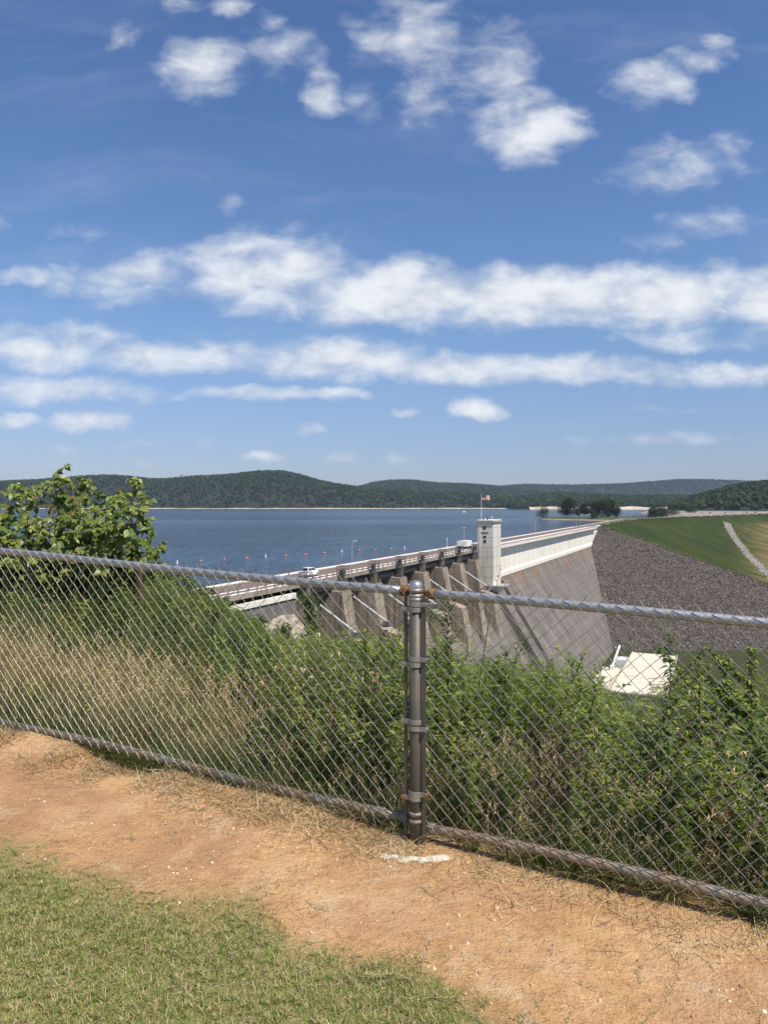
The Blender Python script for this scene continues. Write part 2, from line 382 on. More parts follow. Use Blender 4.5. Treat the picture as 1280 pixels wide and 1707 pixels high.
# grass part
m = NT('mown_grass'); v = m.coord(); f = m.noise(m.coord((1,.35,.35)), .06, 5, .6); f2 = m.noise(v, .7, 5, .7)
c = m.ramp(f, [(.3,(.022,.036,.004)),(.5,(.034,.050,.005)),(.7,(.058,.068,.010))])
c = m.mix(.5, c, m.ramp(f2, [(.3,(.6,.6,.6)),(.6,(1,1,1))]), 'MULTIPLY')
dry = m.n('ShaderNodeAttribute', attribute_name='dry').outputs['Fac']
c = m.mix(m.math('MULTIPLY', dry, m.ramp(m.noise(m.coord((1,1,3)), .05, 4), [(.35,(.2,.2,.2)),(.6,(1,1,1))])), c, (.17,.13,.05))
m.set(c, .9, 0, m.bump(f2, .6, .2), spec=.15)
pxE = CX+EX/EY*F
dryA = ss(1205,1290,pxE)*ss(20,35,cd)
k = (qm(hg) >= qm(hr)-.6) & (qm(cd) > -1.5)
g = grid_mesh('embankment', EX, EY, EYE-np.where(hg >= hr, np.minimum(hg,66.4), HH), m.mat, {'dry':dryA}, True, k); structure(g); g['label'] = 'mown green grass dam embankment'
# riprap
m = NT('riprap_stone'); v = m.coord()
vo = m.n('ShaderNodeTexVoronoi', inp={'Vector':v,'Scale':2.0}); vo2 = m.n('ShaderNodeTexVoronoi', inp={'Vector':v,'Scale':.95})
sx = m.n('ShaderNodeSeparateColor', inp={0:vo.outputs['Color']}); sy = m.n('ShaderNodeSeparateColor', inp={0:vo2.outputs['Color']})
f = m.math('ADD', m.math('MULTIPLY', sx.outputs[0], .6), m.math('MULTIPLY', sy.outputs[1], .4))
c = m.ramp(f, [(.15,(.07,.059,.05)),(.45,(.115,.098,.084)),(.7,(.165,.143,.122)),(.9,(.26,.225,.195))])
c = m.mix(.45, c, m.ramp(m.noise(v, .045, 5, .6), [(.35,(.62,.62,.66)),(.62,(1.0,.95,.9))]), 'MULTIPLY')
RIP = m.set(c, .9, 0, m.bump(m.math('ADD', vo.outputs[0], vo2.outputs[0]), 1.0, .5), spec=.2)
k = (qm(hr) > qm(hg)+.0) & (qm(EY) < 462) & (qm(cd) > -.5)
fine = fbm(EX*.5,EY*.5,3)*.7
rp = grid_mesh('riprap', EX, EY, EYE-HH-.15+fine, RIP, None, False, k); tag(rp, 'grey brown slope of broken riprap rock beside the dam', 'riprap', kind='stuff')
rocks = []
for k_ in range(3):
    mb = MB(); mb.blob((0,0,0), .5, 1, .22, (1,.8,.6)); rocks.append(mb.build('rock_%s' % 'abc'[k_], RIP))
ROCKM = NT('loose_rock'); rr_ = ROCKM.n('ShaderNodeObjectInfo').outputs['Random']
ROCKM = ROCKM.set(ROCKM.ramp(rr_, [(.0,(.055,.045,.04)),(.45,(.12,.10,.087)),(.8,(.18,.155,.135)),(1,(.34,.30,.26))]), .9, 0, spec=.2)
for o in rocks: o.data.materials[0] = ROCKM
ROCKC = protos('rocks', rocks)
n = 42000; x = NR.uniform(90,260,n); y = NR.uniform(318,460,n); a_, b_ = emb(x,y)
hh = np.minimum(np.maximum(a_,b_),66.4); okk = (b_ > a_) & (hh < 66.3) & (crest_dist(x,y) > 0); x, y, hh = x[okk], y[okk], hh[okk]; n = len(x)
s = NR.uniform(.3,.75,n)*(1+.9*(NR.random(n) > .96)); scatter('riprap_rocks', 'loose boulders over the riprap slope', 'rocks', np.stack([x,y,EYE-hh],-1), rnd_rot(n,.6), np.stack([s,s,s],-1), NR.integers(0,3,n), ROCKC)
# rock-lined ditch across the grass
mb = MB(); vs = []; fs = []
ditch = [(1206,872),(1217,872),(1219,884),(1236,907),(1252,925),(1275,948),(1310,985),(1350,1030)]
def on_emb(px, py):
    for y in np.arange(330,1200,1.0):
        x = (px-CX)/F*y; h_ = (py-CY)/F*y; a_, b_ = emb(np.array(x),np.array(y))
        if a_ <= h_ and False: pass
        if h_ >= max(float(a_), float(b_)): return x, y, h_
    return (px-CX)/F*700, 700, 14
pp = [on_emb(a,b) for a,b in [(1211,872),(1216,884),(1226,900),(1240,917),(1256,935),(1278,957),(1310,988),(1345,1020)]]
ditchP = []
for i in range(len(pp)-1):
    a, b = np.array(pp[i]), np.array(pp[i+1])
    for t in np.linspace(0,1,14,endpoint=False):
        ditchP.append(a+(b-a)*t)
ditchP = np.array(ditchP); n = 5200; i = NR.integers(0,len(ditchP),n); off = NR.uniform(-4.2,4.2,n)
x = ditchP[i,0]+off*.8+NR.normal(0,.5,n); y = ditchP[i,1]+off*.3+NR.normal(0,2,n); a_, b_ = emb(x,y)
PALE = NT('pale_rock'); rr_ = PALE.n('ShaderNodeObjectInfo').outputs['Random']
PALE = PALE.set(PALE.ramp(rr_, [(.0,(.12,.11,.09)),(.5,(.26,.23,.19)),(1,(.46,.42,.36))]), .9)
prk = []
for k_ in range(2):
    mb = MB(); mb.blob((0,0,0), .5, 1, .22, (1,.8,.6)); prk.append(mb.build('pale_rock_%s' % 'ab'[k_], PALE))
s = NR.uniform(.7,1.7,n); scatter('ditch_rocks', 'pale rock lined drain running down the grass slope', 'rocks', np.stack([x,y,EYE-a_],-1), rnd_rot(n,.6), np.stack([s,s,s],-1), NR.integers(0,2,n), protos('pale_rocks', prk))

# low land beyond the crest and the wooded point
def poly_sd(x, y, P):
    ins = np.zeros(np.shape(x), bool); d = np.full(np.shape(x), 1e9); n = len(P)
    for k in range(n):
        a, b = np.array(P[k],float), np.array(P[(k+1)%n],float); e = b-a
        t = np.clip(((x-a[0])*e[0]+(y-a[1])*e[1])/(e@e),0,1); d = np.minimum(d, np.hypot(x-a[0]-e[0]*t, y-a[1]-e[1]*t))
        c = ((a[1] > y) != (b[1] > y)) & (x < (b[0]-a[0])*(y-a[1])/(b[1]-a[1]+1e-9)+a[0]); ins ^= c
    return np.where(ins, d, -d)
def land(name, P, h_top, h_bot, bank, mat, label, step):
    P = np.array(P); x0, y0 = P.min(0)-bank; x1, y1 = P.max(0)+bank
    X, Y = np.meshgrid(np.arange(x0,x1+step,step), np.arange(y0,y1+step,step), indexing='ij')
    d = poly_sd(X,Y,P)+fbm(X*.05,Y*.05,3)*bank*.8; t = ss(-bank*.3,bank,d)
    Z = EYE-(h_bot+(h_top-h_bot)*t)+t*.5*fbm(X*.1,Y*.1,3)
    g = grid_mesh(name, X, Y, Z, mat, None, True, qm(d) > -bank*.6); structure(g); g['label'] = label; return g
def pl(px, y): return ((px-CX)/F*y, y)
m = NT('point_land'); v = m.coord(); sx = m.n('ShaderNodeSeparateXYZ', inp={0:v})
zf = m.n('ShaderNodeMapRange', inp={0:sx.outputs[2],1:EYE-20.4,2:EYE-19.4,3:0.,4:1.}).outputs[0]
zf = m.math('ADD', zf, m.math('MULTIPLY', m.math('SUBTRACT', m.noise(v, .12, 5), .5), .8), 0, True)
m.set(m.mix(zf, m.ramp(m.noise(v,.4,5), [(.35,(.22,.17,.12)),(.65,(.42,.34,.25))]), (.075,.09,.035)), .95, spec=.1)
land('point', [pl(893,955),pl(920,905),pl(965,880),pl(1010,850),pl(1050,800),pl(1075,735),(285,705),(330,765),(470,930),(420,980),pl(1110,990),pl(1060,1005),pl(1000,1010),pl(940,1000)], 18.6, 22, 10, m.mat, 'low wooded point of land by the dam', 5)
LAND2 = plain('parking_land', (.30,.25,.19), .95, 0, .4, .03)
land('flat_land', [(290,716),(330,765),(487,930),(700,1140),(1100,1500),(900,1900),(520,1500),pl(1100,1250),pl(1105,980),pl(1100,860)], 15.2, 22, 14, LAND2, 'flat parking ground behind the embankment', 14)

# ------------------------------------------------------------------ road on the dam
m = NT('road_asphalt'); v = m.coord(); f = m.noise(v, .5, 6, .7)
ROADM = m.set(m.ramp(f, [(.3,(.15,.115,.095)),(.7,(.23,.18,.15))]), .9, 0, spec=.2)
mb = MB()
cl = [dam(t,-7.2,0) for t in (15,60,120,232,330,425)]
cl = [(p.x,p.y) for p in cl]+[(208,632),(259,693),(320,772),(483,942),(696,1154),(896,1344)]
vs = []
for i, p in enumerate(cl):
    a = np.array(cl[max(i-1,0)]); b = np.array(cl[min(i+1,len(cl)-1)]); d = (b-a)/np.linalg.norm(b-a); nn = np.array([d[1],-d[0]])
    for w in (-3.3,3.3): q = np.array(p)+nn*w; vs.append((q[0],q[1],EYE-(DECK if i < 6 else 13.55)+.012))
mb.add(vs, [(2*i,2*i+1,2*i+3,2*i+2) for i in range(len(cl)-1)])
road = structure(mb.build('road', ROADM)); road['label'] = 'brownish two-lane road over the dam'
mb = MB(); vs = []
for i, p in enumerate(cl[5:]):
    j = i+5; a = np.array(cl[j-1]); b = np.array(cl[min(j+1,len(cl)-1)]); d = (b-a)/np.linalg.norm(b-a); nn = np.array([d[1],-d[0]])
    for w in (-5.2,8.0): q = np.array(p)+nn*w; vs.append((q[0],q[1],EYE-(DECK if j < 6 else 13.62)+.004))
mb.add(vs, [(2*i,2*i+1,2*i+3,2*i+2) for i in range(len(cl)-6)])
o = structure(mb.build('road_shoulder', plain('shoulder_gravel', (.52,.47,.40), .95, 0, .2, .2))); o['label'] = 'pale gravel shoulder of the crest road'

# ------------------------------------------------------------------ the dam (local axes: X along the dam, -Y downstream, Z = 0 at the deck)
ROT = math.atan2(DT[1],DT[0])
DAM = empty('concrete_dam', (DO[0],DO[1],EYE-DECK), ROT)
tag(DAM, 'long grey concrete dam with gated spillway bays and a road along its crest', 'dam')
def bs(mb, t0, t1, s0, s1, h0, h1):       # box by along, downstream, depth below the eye
    return mb.box(t0,t1,-s1,-s0,DECK-h1,DECK-h0)
C_WALL = concrete('white_concrete', (.90,.85,.74), (.70,.64,.53), (1.0,1,.10), 7.2, 0, None, .6, .8)
C_FACE = concrete('weathered_concrete', (.245,.218,.188), (.085,.075,.064), (1.0,.10,.05), 14.3, 2.4, ((.30,.135,.05), DECK-32, DECK-25.6), .6, 1.25)
C_PIER = concrete('pier_concrete', (.44,.37,.28), (.10,.075,.055), (1.5,1.5,.06), 0, 1.9, None, .45, 1.35)
C_DECK = concrete('deck_concrete', (.33,.29,.245), (.13,.11,.095), (.5,.5,.3), 4.8, 0, None, .5)
C_WALK = plain('pale_walk', (.80,.72,.66), .9, 0, .1, .4)
STEEL = plain('grey_steel', (.17,.16,.145), .55, .4, .25, 2)
DARKS = plain('dark_steel', (.035,.035,.04), .6, .3, .3, 1)
WHITEP = plain('white_paint', (.80,.80,.78), .45, 0, .08, 2)
GALV = plain('galvanised_rail', (.62,.62,.60), .45, .5, .15, 3)
RUSTR = plain('brown_guardrail', (.26,.205,.165), .7, .2, .3, 1)
# deck
mb = MB(); bs(mb,20,231,-12.2,.4,DECK,DECK+.55); bs(mb,20,231,.05,.4,DECK-.25,DECK-.003); bs(mb,231,452,-12.2,2.1,DECK,DECK+.45)
mb.build('deck', C_DECK, DAM)
mb = MB()
for s in (-10.8,-8.0,-5.2,-2.4,-.4): bs(mb,114,221,s-.25,s+.25,DECK+.55,DECK+2.3)
for t in np.arange(115,221,3.6): bs(mb,t-.12,t+.12,-10.5,-.7,DECK+.6,DECK+1.8)
mb.build('girder', DARKS, DAM)
mb = MB(); bs(mb,20,231,-3.6,-.3,DECK-.16,DECK-.001); bs(mb,231,452,-3.6,1.8,DECK-.16,DECK-.001); bs(mb,20,452,-12.0,-10.8,DECK-.16,DECK-.001)
mb.build('sidewalk', C_WALK, DAM)
# railings
mb = MB()
for z in (.45,.8,1.12): mb.box(20,470,12.0,12.045,z,z+.04)
for t in np.arange(20,470,2.4): mb.box(t-.025,t+.025,12.0,12.05,0,1.15)
mb.build('railing', STEEL, DAM)
mb = MB()
def guard(t0,t1,s,step=2.6):
    mb.box(t0,t1,-s,-s+.09,.46,.72)
    for t in np.arange(t0,t1,step): mb.box(t-.1,t+.1,-s,-s+.16,0,.9)
guard(70,219,.1); guard(231,450,1.85,2.4)
mb.build('guardrail', RUSTR, DAM)
# piers with hoist frames and ladders
PT = [114.8+14.3*k for k in range(8)]
for k, t in enumerate(PT):
    w = 2.0; prof = [(10.5,DECK-16.9),(.2,DECK-16.9),(.2,DECK-17.3),(-1.9,DECK-17.3),(-2.7,DECK-22),(-3.6,DECK-26.4),(-7.2,DECK-27.6),(-8.2,DECK-33),(-9.5,DECK-40),(10.5,DECK-40)]
    mb = MB(); mb.prism(prof, t-w, t+w, 0)
    mb.prism([(.2,-.56),(-1.2,-.56),(-1.2,DECK-17.31),(.2,DECK-17.31)], t+.45, t+1.5, 0)
    p = mb.build('pier', C_PIER, DAM)
    mb = MB(); r = .055
    for a in (-.95,.95):
        for b in (-.9,.7): mb.box(t+a-r,t+a+r,b-r-1.0,b+r-1.0,-.5,2.2)
    for z in (0.35,.95,1.5,2.15):
        for b in (-.9,.7): mb.box(t-.95,t+.95,b-1.0-r,b-1.0+r,z-r,z+r)
        for a in (-.95,.95): mb.box(t+a-r,t+a+r,-1.9,-.3,z-r,z+r)
    mb.box(t-.7,t+.2,-1.5,-.8,.05,1.5)
    mb.build('hoist_frame', STEEL, p)
    mb = MB()
    for a in (-.75,-.15): mb.box(t+a-.05,t+a+.05,-1.75,-1.65,DECK-17.3,0)
    for z in np.arange(DECK-17.1,-.1,.42): mb.box(t-.75,t-.15,-1.74,-1.66,z,z+.07)
    for z in np.arange(DECK-16.8,-.6,.8): mb.box(t-.95,t+.05,-2.35,-2.28,z,z+.06); mb.box(t-.95,t-.88,-2.35,-1.7,z,z+.06); mb.box(t-.02,t+.05,-2.35,-1.7,z,z+.06)
    mb.build('ladder', STEEL, p)
# gates with their struts and trunnion beams
for k in range(7):
    t0, t1 = PT[k]+1.78, PT[k+1]-1.78
    mb = MB(); n = 10; vs = []; fs = []
    cxx, cz, rad_ = -6.2, DECK-25.5, 11.5
    for i in range(n+1):
        a = rad(150-70*i/n+55-42); y_ = cxx+rad_*math.cos(rad(-35+70*i/n)); z_ = cz+rad_*math.sin(rad(-28+70*i/n))
        for tt in (t0,t1):
            for dr in (0,.25): vs.append((tt, y_+dr, z_))
    for i in range(n):
        b = 4*i; fs += [(b,b+2,b+6,b+4),(b+1,b+5,b+7,b+3),(b,b+4,b+5,b+1),(b+2,b+3,b+7,b+6)]
    mb.add(vs,fs); g = mb.build('gate', DARKS, DAM)
    MB().tube([(t1-2.5,-6.2,DECK-24.6),(t1-2.5,1.6,DECK-19.8)], .24, 8).build('gate_arm', GALV, g)
    MB().box(t1-3.6,t1-1.4,-6.9,-5.6,DECK-25.5,DECK-24.4).box(t0,t1,-6.3,-5.9,DECK-25.0,DECK-24.6).build('trunnion_beam', STEEL, g)
# spillway chute
og = [(12,DECK-40),(12,DECK-30),(6,DECK-29.2),(1,DECK-29.8),(-4,DECK-32.5),(-12,DECK-44),(-24,DECK-63.5),(-30,DECK-66.6),(-30,DECK-72),(12,DECK-72)]
MB().prism(og, 108, 218.2, 0).build('spillway_chute', C_FACE, DAM)
# right hand bulkhead: white wall, bright ledge, stepped sloping face
mb = MB(); mb.box(226,470,.0,12.1,DECK-25.4,-.46); mb.build('upper_wall', C_WALL, DAM)
mb = MB(); mb.box(229.5,452,-2.13,-2.1,-.5,.02); mb.prism([(0,-.5),(-2.05,-.5),(-2.05,-.7),(0,-1.3)],229.5,452,0); mb.prism([(-.004,DECK-23.3),(-.45,DECK-24.0),(-.45,DECK-25.4),(-.004,DECK-25.4)],231,470,0)
mb.build('ledge', C_WALL, DAM)
mb = MB(); mb.prism([(-.1,DECK-25.42),(-25.3,DECK-66.2),(-25.3,DECK-74),(8,DECK-74),(8,DECK-25.42)],218.2,472,0); mb.build('sloping_face', C_FACE, DAM)
mb = MB(); mb.prism([(-3.2,DECK-26.8),(-27.5,DECK-65),(-27.5,DECK-70),(-20,DECK-70),(-.2,DECK-28)],229.5,231.2,0)
mb.prism([(-.2,DECK-25.45),(-1.6,DECK-25.6),(-26.6,DECK-66),(-25.4,DECK-66),(-.2,DECK-27)],243.5,245.0,0); mb.build('training_wall', C_FACE, DAM)
# left abutment: retaining wall with a pale parapet, broken pale rock bank below it
mb = MB(); mb.prism([(.4,DECK-16.6),(-1.2,DECK-16.6),(-3.6,DECK-30),(10,DECK-30),(10,DECK-16.6)],78,111.2,0)
mb.build('abutment_wall', concrete('abutment_concrete', (.17,.16,.145), (.08,.075,.07), (.6,.6,.1), 6, 2.4), DAM)
mb = MB(); mb.prism([(.4,DECK-17.2),(-2.2,DECK-17.2),(-4.6,DECK-25),(-7.6,DECK-34),(10,DECK-34),(10,DECK-17.2)],111.2,112.9,0)
mb.build('abutment_end', C_PIER, DAM)
mb = MB(); mb.box(60,111,-1.5,-.9,DECK-16.58,DECK-15.7); mb.build('abutment_parapet', C_WALL, DAM)
bt, bsx = np.meshgrid(np.linspace(66,116,90), np.linspace(1.5,17,40), indexing='ij')
bh = 20.4+.3*np.abs(bt-100)*0+(bsx-2)*.78+(112-bt)*-.055+2.6*fbm(bt*.16,bsx*.16,5)+1.1*fbm(bt*.7,bsx*.7,4)+np.maximum(bt-110,0)*1.2
BX = DO[0]+DT[0]*bt+DN[0]*bsx; BY = DO[1]+DT[1]*bt+DN[1]*bsx
m = NT('pale_bank_rock'); v = m.coord(); f = m.noise(v, .9, 7, .7)
m.set(m.ramp(f, [(.32,(.10,.10,.055)),(.45,(.32,.28,.20)),(.62,(.56,.50,.385))]), .95, 0, m.bump(m.noise(v, 2.2, 6, .7), 1.0, .4), spec=.1)
g = grid_mesh('rocky_bank', BX, BY, EYE-bh, m.mat, None, False); structure(g); g['label'] = 'pale broken rock bank below the abutment wall'

# control tower
TW = empty('control_tower', tuple(dam(224.5,3,26)), ROT)
tag(TW, 'square concrete control tower rising above the dam road with a flagpole on its roof', 'tower')
def tb(mb, t0,t1,s0,s1,h0,h1): return mb.box(t0-224.5,t1-224.5,3-s1,3-s0,26-h1,26-h0)
C_TOW = concrete('tower_concrete', (.74,.69,.60), (.50,.46,.39), (.8,.8,.12), 0, 3.05, None, .5, .8)
mb = MB(); tb(mb,220,229,.4,5.3,6.1,27); tb(mb,219.9,229.1,.9,1.3,6.2,27); mb.build('shaft', C_TOW, TW)
mb = MB(); tb(mb,219.6,229.4,.1,5.7,5.55,6.12); mb.build('parapet', concrete('parapet_concrete',(.36,.33,.27),(.2,.18,.15)), TW)
mb = MB(); tb(mb,219.9,229.1,.4,5.4,5.25,5.54); tb(mb,221.5,223,1.5,2.2,4.95,5.25); mb.build('roof', WHITEP, TW)
for a_ in (2.0,3.1): tb(MB(),220.5,220.9,a_,a_+.37,4.8,5.25).build('vent', DARKS, TW)
mb = MB(); c_ = dam(221.2,4.6,0)
mb.tube([(-3.3,-1.6,26-5.25),(-3.3,-1.6,26-4.6)],.05,6); mb.blob((-3.3,-1.6,26-4.4),.22,1,0); mb.build('beacon', WHITEP, TW)
for h0 in (10.1,11.45):
    mb = MB(); tb(mb,219.93,219.99,2.2,3.3,h0-.06,h0+.82); f = mb.build('window', WHITEP, TW)
    mb = MB(); tb(mb,219.90,219.93,2.27,3.23,h0,h0+.35); tb(mb,219.90,219.93,2.27,3.23,h0+.42,h0+.76); mb.build('pane', plain('dark_glass',(.012,.013,.016),.1), f)
mb = MB()                                   # castle emblem
for s0,s1,a,b in ((2.15,2.4,7.2,8.2),(2.5,2.8,7.35,8.2),(2.85,3.1,7.2,8.2),(2.1,3.15,7.65,8.0),(2.05,2.12,7.2,7.5),(3.1,3.2,7.2,7.5)): tb(mb,219.9+.003*s0,219.98,s0,s1,a,b)
mb.build('castle_emblem', plain('dark_letters',(.05,.035,.03),.6), TW)
def letters(word, s0, h0, hgt, wd):
    G = {'B':["110","101","110","101","110"],'E':["111","100","110","100","111"],'A':["010","101","111","101","101"],'V':["101","101","101","101","010"],'R':["110","101","110","101","101"]}
    s = s0
    for ch in word:
        mb = MB()
        for r_, row in enumerate(G[ch]):
            for c2, v_ in enumerate(row):
                if v_ == '1': tb(mb,219.93,219.985,s+c2*wd/3,s+(c2+1)*wd/3,h0+r_*hgt/5,h0+(r_+1)*hgt/5)
        mb.build('letter', LETM, TW); s += wd*1.35
LETM = plain('dark_letters_b',(.06,.045,.04),.6); letters('BEAVER',1.6,9.0,.55,.29)
mb = MB(); tb(mb,219.2,226,5.3,9.0,25.3,25.6); tb(mb,219.2,226,8.9,9.0,23.9,24.0)
for t in np.arange(219.3,226,1.1): tb(mb,t,t+.06,8.9,9.0,24,25.3)
tb(mb,219.6,223,5.35,7.6,25.62,27.2); mb.build('platform', GALV, TW)
# flagpole + flag
FP = empty('flagpole', tuple(dam(220.9,1.35,5.25)), ROT); tag(FP, 'thin white flagpole standing on the tower roof', 'flagpole')
MB().tube([(0,0,0),(0,0,8.0)],[.09,.05],8).build('pole', WHITEP, FP); MB().blob((0,0,8.05),.12,1,0).build('finial', GALV, FP)
mb = MB(); n, k_ = 22, 13; Lf, Hf = 2.6, 1.45
def fl(i, j):
    u = i/n; return (u*Lf*.9, .25*math.sin(u*7+.6)*u**.6, -j/k_*Hf-.32*u*u*.6-.10*math.sin(u*6))
for j in range(k_):
    for i in range(n):
        mb.mi = 2 if (i < n*.4 and j < 7) else (j % 2)
        mb.add([fl(i,j+1),fl(i+1,j+1),fl(i+1,j),fl(i,j)],[(0,1,2,3)])
mb.mi = 1
for a in range(5):
    for b in range(4):
        x_, y_, z_ = fl(1+a*1.7,0.9+b*1.6)
        mb.add([(x_+.05*math.cos(q*math.pi/5)*(1 if q % 2 else .45), y_-.012, z_+.05*math.sin(q*math.pi/5)*(1 if q % 2 else .45)) for q in range(10)],[tuple(range(10))])
FR, FW, FB = plain('flag_red',(.50,.03,.045),.7), plain('flag_white',(.82,.80,.80),.7), plain('flag_blue',(.02,.03,.13),.7)
fo = mb.build('flag', [FR,FW,FB]); fo.location = tuple(dam(220.9,1.5,5.25)+Vector((0.1,0,7.6))); fo.rotation_euler = (0,0,rad(-12))
tag(fo, 'striped red and white flag with blue canton flying from the tower pole', 'flag')

# lamps on the dam
def lamp(name, t, s, H, arms, label, arm=1.6):
    e = empty(name, tuple(dam(t,s,DECK)), ROT+rad(90)); tag(e, label, 'street lamp', 'lamps along the dam road')
    MB().tube([(0,0,0),(0,0,H)],[.09,.06],8).build('pole', GALV, e)
    for a in arms:
        MB().tube([(0,0,H-.05),(0,a*arm*.5,H+.25),(0,a*arm,H+.3)],.04,6).build('arm', GALV, e)
        MB().box(-.14,.14,a*arm-.1 if a > 0 else a*arm-.6,a*arm+.6 if a > 0 else a*arm+.1,H+.22,H+.36).build('lamp_head', WHITEP, e)
    return e
def t_at(px, s):                           # bearing -> position along the dam
    k = (px-CX)/F; return (k*(DO[1]+DN[1]*s)-DO[0]-DN[0]*s)/(DT[0]-k*DT[1])
lamp('street_lamp', t_at(587,-12.3), -12.3, 5.0, (-1,), 'tall single arm street lamp behind the road beyond the white car')
lamp('street_lamp', t_at(773.5,-12.3), -12.3, 5.6, (1,-1), 'double headed street lamp behind the white trailer near the tower', .8)
lamp('street_lamp', t_at(892,-12.3), -12.3, 5.6, (-1,), 'distant street lamp on the dam right of the tower')
lamp('street_lamp', t_at(960,-12.3), -12.3, 5.6, (-1,), 'farthest street lamp near the end of the dam road')
e = empty('railing_lamp', tuple(dam(t_at(745,-11.6),-11.6,DECK)), ROT); tag(e, 'short white globe lamp on the lake side railing left of the tower', 'lamp')
MB().tube([(0,0,0),(0,0,2.6)],.07,8).build('pole', WHITEP, e); MB().blob((0,0,2.75),.26,2,0).build('globe', WHITEP, e); MB().lathe([(.3,0),(.3,.35),(.1,.45)],(0,0,0),10).build('base', WHITEP, e)
# white car
CAR = empty('parked_car', tuple(dam(t_at(517,-5.4),-5.4,DECK-.012)), ROT)
CAR.scale = (1.08,1.05,1.2); tag(CAR, 'white hatchback car driving on the dam road', 'car')
WCAR = NT('car_paint').set((.82,.82,.82), .25); CG = NT('car_glass').set((.015,.017,.02), .08); TYRE = plain('tyre_rubber',(.02,.02,.02),.8)
mb = MB(); ring = []
secs = [(-2.1,.45,.85,.62),(-2.0,.3,1.0,.78),(-1.2,.25,1.05,.84),(.9,.25,1.0,.85),(1.7,.28,.88,.82),(2.08,.42,.72,.66)]
for x_, zb, zt, w in secs: ring.append([(x_,-w,zb),(x_,-w*1.03,(zb+zt)/2),(x_,-w*.93,zt),(x_,w*.93,zt),(x_,w*1.03,(zb+zt)/2),(x_,w,zb)])
vs = sum(ring,[]); fs = [(5,4,3,2,1,0),tuple(range(30,36))]
for i in range(5):
    for j in range(6): fs.append((i*6+j,i*6+(j+1)%6,(i+1)*6+(j+1)%6,(i+1)*6+j))
mb.add(vs,fs)
mb.add([(-2.0,-.72,1.0),(1.05,-.72,1.0),(.35,-.58,1.48),(-1.55,-.58,1.5),(-2.0,.72,1.0),(1.05,.72,1.0),(.35,.58,1.48),(-1.55,.58,1.5)],[(0,1,2,3),(7,6,5,4),(3,2,6,7),(0,3,7,4),(1,5,6,2)])
bd = mb.build('body', WCAR, CAR)
mb = MB()
for sg in (-1,1):
    mb.add([(-1.75,sg*.735,1.03),(-.5,sg*.735,1.03),(-.5,sg*.615,1.42),(-1.45,sg*.615,1.43)],[(0,1,2,3)]); mb.add([(-.4,sg*.735,1.03),(.85,sg*.735,1.03),(.3,sg*.615,1.42),(-.4,sg*.615,1.42)],[(0,1,2,3)])
mb.add([(1.03,-.66,1.03),(1.03,.66,1.03),(.4,.55,1.45),(.4,-.55,1.45)],[(0,1,2,3)]); mb.add([(-2.0,-.66,1.06),(-2.0,.66,1.06),(-1.6,.55,1.46),(-1.6,-.55,1.46)],[(0,1,2,3)])
mb.build('window', CG, CAR)
for x_ in (-1.35,1.3):
    for sg in (-1,1):
        wob = MB().tube([(x_,sg*.70,.32),(x_,sg*.9,.32)],.32,14).build('wheel', TYRE, CAR); MB().tube([(x_,sg*.9,.32),(x_,sg*.915,.32)],.19,10).build('rim', GALV, wob)
for sg in (-1,1):
    MB().box(2.0,2.07,sg*.5-.14,sg*.5+.14,.55,.68).build('headlight', GALV, CAR)
# white box trailer near the tower
TR = empty('box_trailer', tuple(dam(t_at(774,-6.3),-6.3,DECK-.012)), ROT); tag(TR, 'white box trailer parked on the dam road just left of the tower', 'trailer')
MB().box(-4.0,4.0,-1.2,1.2,.7,2.35).box(-4.05,4.05,-1.23,1.23,.6,.69).build('box', WHITEP, TR)
for x_ in (-2.6,-1.7,2.6):
    for sg in (-1,1): MB().tube([(x_,sg*.85,.45),(x_,sg*1.15,.45)],.44,12).build('wheel', TYRE, TR)
MB().tube([(4.0,0,.6),(5.4,0,.55)],.07,6).build('drawbar', DARKS, TR)

# powerhouse at the toe
PH = empty('powerhouse', tuple(dam(266,46,66)), ROT); tag(PH, 'cream flat roofed powerhouse at the foot of the dam', 'building')
def pb(mb,t0,t1,s0,s1,h0,h1): return mb.box(t0-266,t1-266,46-s1,46-s0,66-h1,66-h0)
CREAM = concrete('cream_roof', (.74,.67,.54), (.55,.48,.37), (.3,.3,.3), 7.5, 0, None, .4, .7); WALLC = concrete('powerhouse_wall',(.55,.48,.36),(.4,.34,.26))
mb = MB(); pb(mb,236.5,300,38,53.5,58.4,67); mb.build('wall', WALLC, PH)
mb = MB(); pb(mb,236,300.5,37.6,54,57.9,58.38); mb.build('roof', CREAM, PH)
mb = MB(); pb(mb,236,300.5,37.6,38.0,57.5,57.9); pb(mb,236,300.5,53.6,54,57.5,57.9); mb.build('parapet', WALLC, PH)
mb = MB(); pb(mb,248,282,29,37.4,60.5,67); mb.build('annex', CREAM, PH)
mb = MB(); pb(mb,285,291,33,37.0,58.0,64); mb.build('stair_block', WHITEP, PH)
for t in np.arange(240,298,6): mb = MB(); pb(mb,t,t+3,53.5,53.54,60.5,63); mb.build('window', CG, PH)
CRN = empty('jib_crane', tuple(dam(278,33,60.5)), ROT); tag(CRN, 'white slanted crane boom beside the powerhouse', 'crane')
a_ = at(994,1112,258)-dam(278,33,60.5); 
MB().box(-.7,.7,-.7,.7,0,1.6).build('base', WHITEP, CRN)
MB().tube([(0,0,1.2),(9,-1.5,7.2)],.42,8).build('boom', WHITEP, CRN)
MB().tube([(9,-1.5,7.2),(9,-1.5,2.5)],.06,5).build('hoist_cable', DARKS, CRN)

